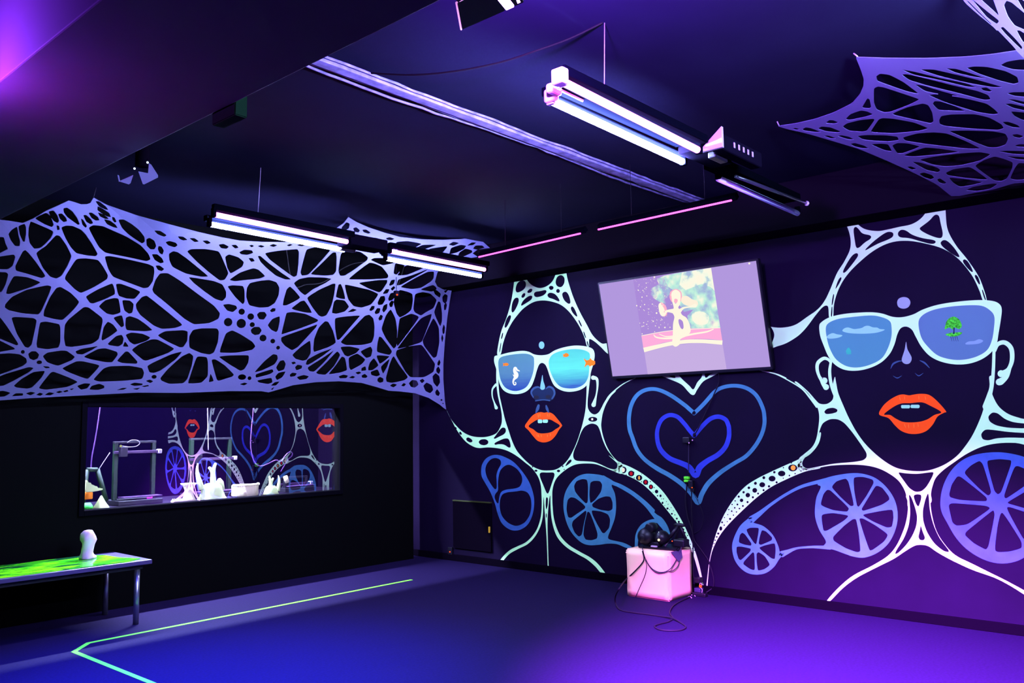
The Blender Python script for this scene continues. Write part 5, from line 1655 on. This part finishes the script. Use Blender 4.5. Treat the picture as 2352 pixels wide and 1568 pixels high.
def pwb(name, x0, y0, x1, y1, m, dx=(6.76, 6.822), bev=0.006):
    a, b = on_x(*pts('PO', '%g,%g' % (x0, y0))[0], dx[0]), on_x(*pts('PO', '%g,%g' % (x1, y1))[0], dx[0])
    return box(name, (dx[0], b.y, max(0.001, b.z)), (dx[1], a.y, a.z), m, pw, bev)


box('body', (6.70, 3.76, 0.0), (6.75, 3.89, 0.03), M['black'], pw, 0.006)
pwb('adapter', 1008, 865, 1082, 940, M['black'])
pwb('adapter', 1012, 990, 1090, 1068, mat('smoky_plastic', (0.03, 0.025, 0.06), 0.3, 0.4))
o = pwb('plug', 1072, 955, 1096, 992, M['orange'], (6.755, 6.78), 0.004)
o['label'] = 'orange plug'
c = on_x(*pts('PO', '1094,948')[0], 6.77)
tube('plug_ring', [(6.77, c.y + 0.010 * math.cos(t), c.z + 0.010 * math.sin(t)) for t in np.linspace(0, 2 * math.pi, 14)], 0.003, M['pale_plastic'], pw, 6)
P_ = [on_x(*pts('PO', '%g,%g' % q_)[0], 6.75) for q_ in ((1094, 990), (1112, 1010), (1108, 1045), (1090, 1062))]
tube('lead', spline(P_, 5), 0.003, M['pale_plastic'], pw, 6)
for x0, y0, x1, y1 in ((948, 1100, 985, 1112), (985, 1078, 1028, 1090), (1040, 1070, 1075, 1080)):
    P_ = [on_z(*pts('PO', '%g,%g' % q_)[0], 0.006) for q_ in ((x0, y0), ((x0 + x1) / 2, y0 - 6), (x1, y1))]
    tube('lead', spline(P_, 4), 0.004, M['pale_plastic'], pw, 6)
bm = bmesh.new()
add_lathe(bm, [(0.02, 0.0), (0.04, 0.004), (0.038, 0.012), (0.012, 0.016)], on_z(*pts('PO', '1097,1084')[0], 0.0), 16)
tag(from_bm('floor_puck', bm, M['pale_plastic'], None, True), 'small pale disc lying on the floor beside the power strip', 'disc')

# access hatch low on the mural wall
a = on_x(1041, 1150, XW - 0.02)
b = on_x(1129, 1268, XW - 0.02)
ht = thing('access_hatch', 'low black hatch door with a yellow handle left of the mural', 'hatch', (XW - 0.01, (a.y + b.y) / 2, b.z))
box('panel', (XW - 0.028, b.y, max(b.z, zb + 0.01)), (XW - 0.002, a.y, a.z), M['base'], ht, 0.004)
box('top_rail', (XW - 0.034, b.y, a.z), (XW - 0.002, a.y, a.z + 0.014), mat('olive_strip', (0.03, 0.035, 0.006), 0.5, 0.3), ht, 0.002)
c0, c1 = on_x(1124, 1209, XW - 0.035), on_x(1124, 1223, XW - 0.035)
o = box('handle', (XW - 0.045, c0.y - 0.008, c1.z), (XW - 0.028, c0.y + 0.008, c0.z), mat('yellow_handle', (0.75, 0.42, 0.02), 0.5, 0.3), ht, 0.003)
o['label'] = 'yellow handle'
c = on_x(1033, 1267, XW - 0.03)
rl = thing('wall_socket', 'tiny socket with an orange light low beside the hatch', 'socket', tuple(c))
box('plate', (XW - 0.025, c.y - 0.03, c.z - 0.03), (XW - 0.002, c.y + 0.04, c.z + 0.05), M['black'], rl, 0.005)
bm = bmesh.new()
bmesh.ops.create_uvsphere(bm, u_segments=8, v_segments=6, radius=0.008, matrix=Matrix.Translation((XW - 0.028, c.y, c.z)))
from_bm('indicator', bm, M['led_red'], rl, True)

# green tape outline on the floor
tp = [on_z(945.6, 1331.2, 0), on_z(203, 1476.5, 0), on_z(170, 1496.5, 0), on_z(355, 1571, 0), on_z(700, 1720, 0)]
tw = 0.036
pos2 = []
bm = bmesh.new()
L, R_ = [], []
for i, p in enumerate(tp):
    d0 = (p - tp[i - 1]).normalized() if i else (tp[1] - tp[0]).normalized()
    d1 = (tp[i + 1] - p).normalized() if i < len(tp) - 1 else d0
    d = (d0 + d1).normalized()
    n = Vector((-d.y, d.x, 0))
    k = tw / 2 / max(0.4, n.dot(Vector((-d0.y, d0.x, 0))))
    L.append(p + n * k)
    R_.append(p - n * k)
lo = [(bm.verts.new((a.x, a.y, 0.0004)), bm.verts.new((b.x, b.y, 0.0004)), bm.verts.new((a.x, a.y, 0.002)), bm.verts.new((b.x, b.y, 0.002))) for a, b in zip(L, R_)]
for a, b in zip(lo, lo[1:]):
    for i, j in ((2, 3), (0, 2), (3, 1), (1, 0)):
        bm.faces.new((a[i], a[j], b[j], b[i]))
bm.faces.new(lo[0])
bm.faces.new(lo[-1][::-1])
tag(from_bm('floor_tape', bm, M['tape']), 'glowing green tape line marked out on the dark floor', 'tape')

# ================================================================== TABLE
zt2 = 0.50
n0 = on_z(350, 1283, zt2)
xr, ya = n0.x, n0.y
yb_ = 7.405
xl = 0.9
tbl = thing('low_table', 'low table with glossy green-painted top and steel legs by the window wall', 'table', ((xl + xr) / 2, (ya + yb_) / 2, 0))
m = mat('swirled_green_top', (0.05, 0.5, 0.02), 0.12, 0.5)
nt = m.node_tree
b_ = nt.nodes['Principled BSDF']
tc = nt.nodes.new('ShaderNodeTexCoord')
mp = nt.nodes.new('ShaderNodeMapping')
mp.inputs['Scale'].default_value = (1.4, 4.5, 1)
mp.inputs['Rotation'].default_value = (0, 0, 0.25)
nz = nt.nodes.new('ShaderNodeTexNoise')
nz.inputs['Scale'].default_value = 2.6
nz.inputs['Detail'].default_value = 7
nz.inputs['Distortion'].default_value = 1.1
rp = nt.nodes.new('ShaderNodeValToRGB')
el = rp.color_ramp.elements
el[0].position, el[0].color = 0.38, (0.004, 0.05, 0.02, 1)
el[1].position, el[1].color = 0.68, (0.30, 1.0, 0.01, 1)
k = el.new(0.5)
k.color = (0.05, 0.62, 0.01, 1)
for a, b in ((tc.outputs['Object'], mp.inputs[0]), (mp.outputs[0], nz.inputs['Vector']), (nz.outputs['Fac'], rp.inputs['Fac']), (rp.outputs['Color'], b_.inputs['Base Color'])):
    nt.links.new(a, b)
box('tabletop', (xl, ya, zt2 - 0.038), (xr, yb_, zt2 - 0.004), mat('violet_table_edge', (0.045, 0.03, 0.09), 0.35, 0.4), tbl, 0.004)
xq = xr - 0.17
bm = bmesh.new()
out = [(xl + 0.03, ya + 0.03), (xq, ya + 0.03), (xr - 0.05, ya + 0.10), (xq + 0.04, ya + 0.3), (xq + 0.02, yb_ - 0.15), (xq - 0.12, yb_ - 0.05), (xl + 0.03, yb_ - 0.03)]
lo_ = [bm.verts.new((x, y, zt2 - 0.0035)) for x, y in out]
hi_ = [bm.verts.new((x, y, zt2 + 0.0015)) for x, y in out]
bm.faces.new(hi_)
bm.faces.new(lo_[::-1])
for i in range(len(out)):
    j = (i + 1) % len(out)
    bm.faces.new((lo_[i], lo_[j], hi_[j], hi_[i]))
from_bm('painted_inlay', bm, m, tbl)
box('apron', (xl + 0.05, ya + 0.05, zt2 - 0.075), (xr - 0.05, yb_ - 0.05, zt2 - 0.0385), M['black_metal'], tbl, 0.004)
for x, y in ((xr - 0.085, ya + 0.075), (xr - 0.085, yb_ - 0.07), (xl + 0.1, ya + 0.075), (xl + 0.1, yb_ - 0.07)):
    tube('leg', [(x, y, 0.0), (x, y, zt2 - 0.076)], 0.022, M['grey_metal'], tbl, 14)
vp = on_z(201, 1283, zt2)
vs_ = thing('twisted_sculpture', 'small milky white twisted sculpture standing on the low table', 'sculpture', (vp.x, vp.y, zt2 + 0.002))
bm = bmesh.new()
prof = [(0.058, 0.0), (0.060, 0.01), (0.046, 0.035), (0.040, 0.07), (0.044, 0.11), (0.056, 0.145), (0.056, 0.17), (0.046, 0.20), (0.030, 0.222), (0.010, 0.226)]
add_lathe(bm, prof, (vp.x, vp.y, zt2 + 0.002), 30, 'Z', lambda a, z: 1 + 0.16 * math.cos(3 * (a - 14 * z)) + 0.05 * math.cos(7 * (a + 9 * z)))
from_bm('body', bm, M['crystal'], vs_, True)

# ================================================================== WORKSHOP BEHIND THE WINDOW
zc = wz0 - 0.012
ct = thing('counter', 'dark counter behind the window carrying the printers', 'counter', ((wx0 + wx1) / 2, 8.0, 0))
box('worktop', (wx0 - 0.5, 7.62, zc - 0.04), (wx1 + 0.3, 8.55, zc), M['counter'], ct, 0.004)
for x in (wx0 - 0.3, (wx0 + wx1) / 2, wx1 + 0.1):
    box('leg', (x - 0.03, 8.3, 0), (x + 0.03, 8.5, zc - 0.041), M['black_metal'], ct)
wlamp = thing('fluorescent_light', 'violet tube over the counter in the workshop, hidden above the window', 'light', (3.8, 7.95, 2.2))
tube('fluorescent_tube', [(2.6, 7.95, 2.12), (5.1, 7.95, 2.12)], 0.0125, emis('workshop_uv_glow', (4800, 5600, 9500), 1), wlamp, 12)
box('housing', (2.55, 7.90, 2.14), (5.15, 8.0, 2.2), M['housing'], wlamp, 0.006)
for x in (2.8, 4.9):
    tube('suspension_wire', [(x, 7.95, 2.2), (x, 7.95, CEIL)], 0.003, M['cable'], wlamp, 6)


def wk(reg, x, y, Y):
    q = pts(reg, '%g,%g' % (x, y))[0]
    return on_y(q[0], q[1], Y)


def printer(label, reg, Y, xl_, xr_, ytop, ygan, ybed, loop=None, up=('aluminium', 'aluminium')):
    """open-frame printer: base, two uprights, top beam, carriage beam, hot end, bed"""
    a, b = wk(reg, xl_, ybed, Y), wk(reg, xr_, ybed, Y)
    zt_p, zg = wk(reg, xr_, ytop, Y).z, wk(reg, xr_, ygan, Y).z
    zbd = max(b.z, zc + 0.06)
    t = thing('desktop_printer', label, 'printer', ((a.x + b.x) / 2, Y, zc), 'open-frame printers on the counter')
    box('base', (a.x - 0.03, Y - 0.12, zc + 0.001), (b.x + 0.03, Y + 0.2, zc + 0.045), M['black_metal'], t, 0.006)
    for x, m_ in ((a.x, up[0]), (b.x, up[1])):
        box('upright', (x - 0.018, Y + 0.02, zc + 0.046), (x + 0.018, Y + 0.06, zt_p), M[m_], t, 0.003)
    box('top_beam', (a.x - 0.02, Y + 0.02, zt_p), (b.x + 0.02, Y + 0.06, zt_p + 0.02), M['black_metal'], t, 0.003)
    box('carriage_beam', (a.x - 0.03, Y - 0.02, zg - 0.012), (b.x + 0.04, Y + 0.015, zg + 0.012), mat('violet_beam', (0.03, 0.012, 0.04), 0.4, 0.3), t, 0.003)  # plain dark violet base colour
    box('hot_end', (a.x + 0.0, Y - 0.06, zg - 0.04), (a.x + 0.07, Y - 0.022, zg + 0.05), M['black'], t, 0.006)
    box('bed', (a.x + 0.02, Y - 0.11, zbd - 0.006), (b.x + 0.03, Y + 0.01, zbd + 0.004), mat('violet_bed', (0.05, 0.02, 0.07), 0.4, 0.3), t, 0.002)  # plain violet base colour, paler than the beam
    box('belt_wheel', (b.x + 0.02, Y - 0.03, zg - 0.02), (b.x + 0.055, Y + 0.02, zg + 0.02), M['pale_plastic'], t, 0.006)
    return t, a, b, zt_p, zg


t, a, b, z1, z2 = printer('open-frame printer standing left on the counter with a looped filament', 'W1', 7.9, 680, 1362, 285, 440, 1222)
tube('filament_tube', spline([wk('W1', x, y, 7.84) for x, y in ((880, 282), (960, 237), (1060, 242), (1106, 290), (1050, 345), (930, 362), (860, 356), (790, 346))], 6), 0.003, M['pale_plastic'], t, 6)
c = wk('W1', 765, 345, 7.84)
bm = bmesh.new()
bmesh.ops.create_uvsphere(bm, u_segments=10, v_segments=6, radius=0.011, matrix=Matrix.Translation(c))
from_bm('indicator', bm, emis('lime_led', (0.9, 1.0, 0.35), 1.2), t, True)
c = wk('W1', 1285, 1278, 7.77)
box('switch', (c.x - 0.025, 7.765, c.z - 0.008), (c.x + 0.025, 7.78, c.z + 0.008), mat('magenta_switch', (0.5, 0.02, 0.4), 0.4, 0.3, emit=(0.5, 0.02, 0.5), es=0.6), t, 0.003)
printer('open-frame printer behind the horned figurine', 'W2', 8.05, 440, 1355, -120, 330, 1130)
t3 = printer('low printer standing right on the counter beside the white cylinder', 'W3', 7.95, 1060, 1560, 640, 745, 900, up=('black_metal', 'black_metal'))


def lump(bm, c, r, sq=(1, 1, 1), seg=16):
    bmesh.ops.create_uvsphere(bm, u_segments=seg, v_segments=seg // 2, radius=1, matrix=Matrix.Translation(c) @ Matrix.Diagonal((r * sq[0], r * sq[1], r * sq[2], 1)))


def sc(reg):
    return 1 / REG[reg][2] * 7.75 / 0.78 / FPX


# horned figurine
Yf = 7.72
fg = thing('horned_figurine', 'glowing green-white horned figurine, tallest print on the counter', 'figurine', tuple(wk('W2', 900, 1320, Yf)))
c0, c1 = wk('W2', 590, 1300, Yf), wk('W2', 1250, 1300, Yf)
ztop = wk('W2', 900, 930, Yf).z
bm = bmesh.new()
xm, wd = (c0.x + c1.x) / 2, c1.x - c0.x
hgt = ztop - zc
prof = [(0.52, 0), (0.5, 0.06), (0.44, 0.2), (0.40, 0.5), (0.36, 0.8), (0.24, 0.96), (0.05, 1.0)]
add_lathe(bm, [(r * wd, zz * hgt + zc + 0.002) for r, zz in prof], (xm, Yf + 0.0, 0), 30, 'Z', lambda a, z: 1 + 0.05 * math.sin(5 * a) + 0.03 * math.sin(11 * a + 40 * z))
for v in bm.verts:
    v.co.y = Yf + (v.co.y - Yf) * 0.5
from_bm('body', bm, M['green_white'], fg, True)
bm = bmesh.new()
add_tube(bm, spline([wk('W2', x, y, Yf) for x, y in ((660, 1080), (610, 900), (560, 720), (552, 580), (572, 460))], 5), [0.030 - 0.0012 * i for i in range(21)], 10)
from_bm('horn', bm, M['green_white'], fg, True)
bm = bmesh.new()
add_tube(bm, spline([wk('W2', x, y, Yf) for x, y in ((940, 1000), (935, 850), (930, 700), (955, 570), (1000, 455))], 5), [0.032 - 0.0010 * i for i in range(21)], 10)
add_tube(bm, spline([wk('W2', x, y, Yf) for x, y in ((930, 690), (890, 610), (835, 555))], 5), [0.022 - 0.001 * i for i in range(11)], 10)
from_bm('horn', bm, M['green_white'], fg, True)
bm = bmesh.new()
add_tube(bm, [wk('W2', 1110, 1100, Yf), wk('W2', 1095, 900, Yf), wk('W2', 1080, 820, Yf)], [0.045, 0.035, 0.012], 10)
add_tube(bm, [wk('W2', 1020, 1050, Yf), wk('W2', 1015, 900, Yf), wk('W2', 1018, 880, Yf)], [0.035, 0.02, 0.006], 10)
from_bm('crest', bm, M['green_white'], fg, True)

vz = thing('printed_vase', 'white flared vase print left of the horned figurine', 'vase', tuple(wk('W2', 440, 1330, Yf)))
bm = bmesh.new()
cx = wk('W2', 355, 1330, Yf).x
k_ = sc('W2')
hv = wk('W2', 430, 930, Yf).z - zc
add_lathe(bm, [(135 * k_, zc + 0.002), (110 * k_, zc + 0.15 * hv), (80 * k_, zc + 0.4 * hv), (72 * k_, zc + 0.6 * hv), (105 * k_, zc + 0.85 * hv), (150 * k_, zc + 0.98 * hv), (145 * k_, zc + hv)], (cx, Yf, 0), 20, 'Z', lambda a, z: 1 + 0.12 * math.cos(5 * a))
from_bm('body', bm, M['white_print'], vz, True)

cb = thing('printed_comb', 'low white comb-toothed print lying left of the flared vase', 'print', tuple(wk('W2', 150, 1380, 7.70)))
a, b = wk('W2', -60, 1380, 7.70), wk('W2', 285, 1370, 7.70)
box('bar', (a.x, 7.68, zc + 0.001), (b.x, 7.72, zc + 0.02), M['white_print'], cb, 0.003)
for i in range(7):
    x = a.x + (b.x - a.x) * (i + 0.5) / 7
    tube('tooth', [(x, 7.70, zc + 0.018), (x, 7.70, zc + 0.036)], [0.010, 0.004], M['white_print'], cb, 8)

bk = thing('printed_basket', 'round white scalloped basket print in the middle of the counter', 'basket', tuple(wk('W3', 410, 1000, 7.74)))
a, b = wk('W3', 155, 1000, 7.74), wk('W3', 662, 980, 7.74)
R_ = (b.x - a.x) / 2 * 0.92
zh = wk('W3', 410, 770, 7.74).z
bm = bmesh.new()
xm = (a.x + b.x) / 2
add_lathe(bm, [(R_ * 0.93, zc + 0.002), (R_, zc + 0.02), (R_ * 0.97, (zc + zh) / 2), (R_, zh - 0.015), (R_ * 0.95, zh - 0.004), (R_ * 0.85, zh - 0.01), (R_ * 0.8, zh - 0.03)], (xm, 7.79, 0), 64, 'Z', lambda a_, z: 1 + 0.045 * abs(math.cos(9 * a_)))
for v in bm.verts:
    v.co.y = 7.79 + (v.co.y - 7.79) * 0.75
from_bm('wall', bm, M['white_print'], bk, True)
bm = bmesh.new()
for i in range(14):
    a_ = math.pi + math.pi * (i + 0.5) / 14
    lump(bm, (xm + R_ * 1.0 * math.cos(a_), 7.79 + 0.75 * R_ * math.sin(a_), zh - 0.006), 0.017, (1, 1, 0.8), 10)
from_bm('scalloped_rim', bm, M['white_print'], bk, True)

hf = thing('horned_figurine', 'smaller glowing green-white figurine with two horns right of the basket', 'figurine', tuple(wk('W3', 870, 960, 7.70)))
a, b = wk('W3', 710, 970, 7.70), wk('W3', 1015, 945, 7.70)
bm = bmesh.new()
xm, wd = (a.x + b.x) / 2, b.x - a.x
hh = wk('W3', 870, 790, 7.70).z - zc
add_lathe(bm, [(0.52 * wd, zc + 0.002), (0.44 * wd, zc + 0.25 * hh), (0.36 * wd, zc + 0.7 * hh), (0.25 * wd, zc + 0.95 * hh), (0.05 * wd, zc + hh)], (xm, 7.70, 0), 24, 'Z', lambda a_, z: 1 + 0.05 * math.sin(5 * a_))
for v in bm.verts:
    v.co.y = 7.70 + (v.co.y - 7.70) * 0.5
from_bm('body', bm, M['green_white'], hf, True)
for path, r0 in ((((985, 900), (1010, 790), (1020, 680), (1000, 600)), 0.026), (((850, 850), (855, 740), (840, 660), (825, 612)), 0.026)):
    bm = bmesh.new()
    P_ = spline([wk('W3', x, y, 7.70) for x, y in path], 5)
    add_tube(bm, P_, [r0 * (1 - 0.85 * i / (len(P_) - 1)) for i in range(len(P_))], 10)
    if path[0][0] == 850:
        P_ = spline([wk('W3', x, y, 7.70) for x, y in ((865, 730), (890, 680), (905, 650))], 4)
        add_tube(bm, P_, [0.016 * (1 - 0.5 * i / (len(P_) - 1)) for i in range(len(P_))], 10)
    from_bm('horn', bm, M['green_white'], hf, True)

cy = wk('W3', 1155, 675, 7.80)
wc = thing('filament_sample', 'short white cylinder held tilted above the right printer', 'cylinder', tuple(cy))
a, b = wk('W3', 1135, 615, 7.80), wk('W3', 1175, 738, 7.80)
tube('body', [a, b], 0.023, M['white_print'], wc, 16)
tube('holder_arm', [b, (b.x + 0.01, 7.85, zc + 0.05), (b.x + 0.01, 7.85, zc + 0.001)], 0.006, M['black'], wc, 8)

# left end: toothed print, amber spool, cone pile, spool holder
Yp = 7.66
a, b = wk('W1', 112, 1170, Yp), wk('W1', 415, 1130, Yp)
sd_ = thing('filament_spool', 'amber spool under the green toothed print at the left window edge', 'spool', tuple(wk('W1', 210, 1300, Yp)))
c0, c1 = wk('W1', 125, 1240, Yp), wk('W1', 297, 1240, Yp)
rr = (c1.x - c0.x) / 2
ztop_s, zbot_s = wk('W1', 210, 1180, Yp).z, wk('W1', 210, 1305, Yp).z
bm = bmesh.new()
add_lathe(bm, [(rr * 0.9, zbot_s), (rr, zbot_s + 0.006), (rr, ztop_s - 0.006), (rr * 0.9, ztop_s)], (c0.x + rr, Yp + 0.05, 0), 28)
from_bm('winding', bm, M['amber_print'], sd_, True)
tg = thing('toothed_print', 'glowing green-white toothed print on top of the amber spool', 'print', (c0.x + rr, Yp + 0.05, ztop_s))
bm = bmesh.new()
V_ = [(105, 1135), (118, 985), (135, 962), (160, 1000), (195, 1003), (215, 1035), (255, 1050), (290, 1072), (310, 1068), (330, 1098), (370, 1100), (412, 1110), (410, 1130), (330, 1150), (230, 1165), (115, 1172)]
me = region_mesh('toothed_print', [np.array([pts('W1', '%g,%g' % p_)[0] for p_ in V_])], [], lambda x, y: on_y(x, y, Yp + 0.05))
bm.free()
o = link('body', me, M['green_white'], tg)
add_solid(o, 0.06)
cp = thing('printed_cone', 'glowing green-white cone print at the left end of the counter', 'cone', tuple(wk('W1', 440, 1450, Yp)))
a, b = wk('W1', 150, 1440, Yp - 0.0), wk('W1', 600, 1440, Yp - 0.0)
bm = bmesh.new()
zp = wk('W1', 490, 1240, Yp).z
xm = wk('W1', 430, 1440, Yp).x
add_lathe(bm, [(0.070, zc + 0.001), (0.062, zc + 0.015), (0.035, (zc + zp) / 2), (0.006, zp)], (b.x - 0.072, Yp + 0.05, 0), 20, 'Z', lambda a_, z: 1 + 0.08 * math.cos(6 * a_))
from_bm('body', bm, M['green_white'], cp, True)
bm = bmesh.new()
add_lathe(bm, [(0.058, zc + 0.001), (0.055, zc + 0.022), (0.04, zc + 0.05), (0.01, zc + 0.052)], (a.x + 0.045, Yp + 0.13, 0), 24)
tag(from_bm('printed_dish', bm, mat('glow_green_dish', (0.03, 0.55, 0.04), 0.6, 0.2), None, True), 'green domed dish print lying left of the cone at the window edge', 'dish')
sh = thing('spool_holder', 'dark triangular spool holder behind the amber spool', 'holder', tuple(wk('W1', 300, 1400, 7.86)))
tri = [wk('W1', x, y, 7.86) for x, y in ((160, 770), (340, 770), (500, 1330), (440, 1330), (290, 830), (130, 1000))]
for q0, q1 in ((0, 1), (1, 2)):
    tube('arm', [tri[q0], tri[q1]], 0.022, M['aluminium'], sh, 6)
tube('arm', [tri[0], Vector((tri[0].x - 0.03, 7.86, zc + 0.001))], 0.02, M['aluminium'], sh, 6)
tube('foot', [Vector((tri[0].x - 0.06, 7.86, zc + 0.008)), Vector((tri[2].x + 0.02, 7.86, zc + 0.008))], 0.007, M['aluminium'], sh, 6)


def fil(label, P, Y, r, m):
    return tag(tube('filament_strand', spline([on_y(160 + x / 3.5636, 880 + y / 3.5636, Y) for x, y in P], 6), r, M[m], None, 6), label, 'filament')


M['violet_fil'] = mat('violet_filament', (0.09, 0.035, 0.14), 0.4, 0.3)
fil('violet filament strand rising from the spool holder at the left window edge', ((255, 150), (235, 300), (205, 480), (180, 610), (175, 715)), 7.88, 0.005, 'violet_fil')
fil('thin filament strand running from the spool holder up to the left printer', ((232, 715), (280, 640), (330, 567)), 7.88, 0.003, 'pale_plastic')
fil('pale filament strand hanging behind the figurine', ((1128, 150), (1131, 350), (1135, 545)), 8.0, 0.004, 'pale_plastic')
P3 = [on_y(160 + x / 3.5636, 880 + y / 3.5636, 7.85) for x, y in ((1506, 150), (1492, 330), (1482, 480), (1492, 580), (1515, 645), (1545, 672), (1578, 675), (1630, 655), (1688, 628), (1730, 640), (1765, 592), (1800, 562), (1822, 570), (1818, 595), (1790, 620), (1765, 660))]
P3 = [Vector((P3[0].x + 0.05, 7.85, CEIL))] + P3 + [Vector((P3[-1].x, 7.93, P3[-1].z - 0.08))]
tag(tube('filament_strand', spline(P3, 6), 0.0055, M['violet_fil'], None, 6), 'bright filament strand hanging in the middle of the window and curling over the right printer', 'filament')
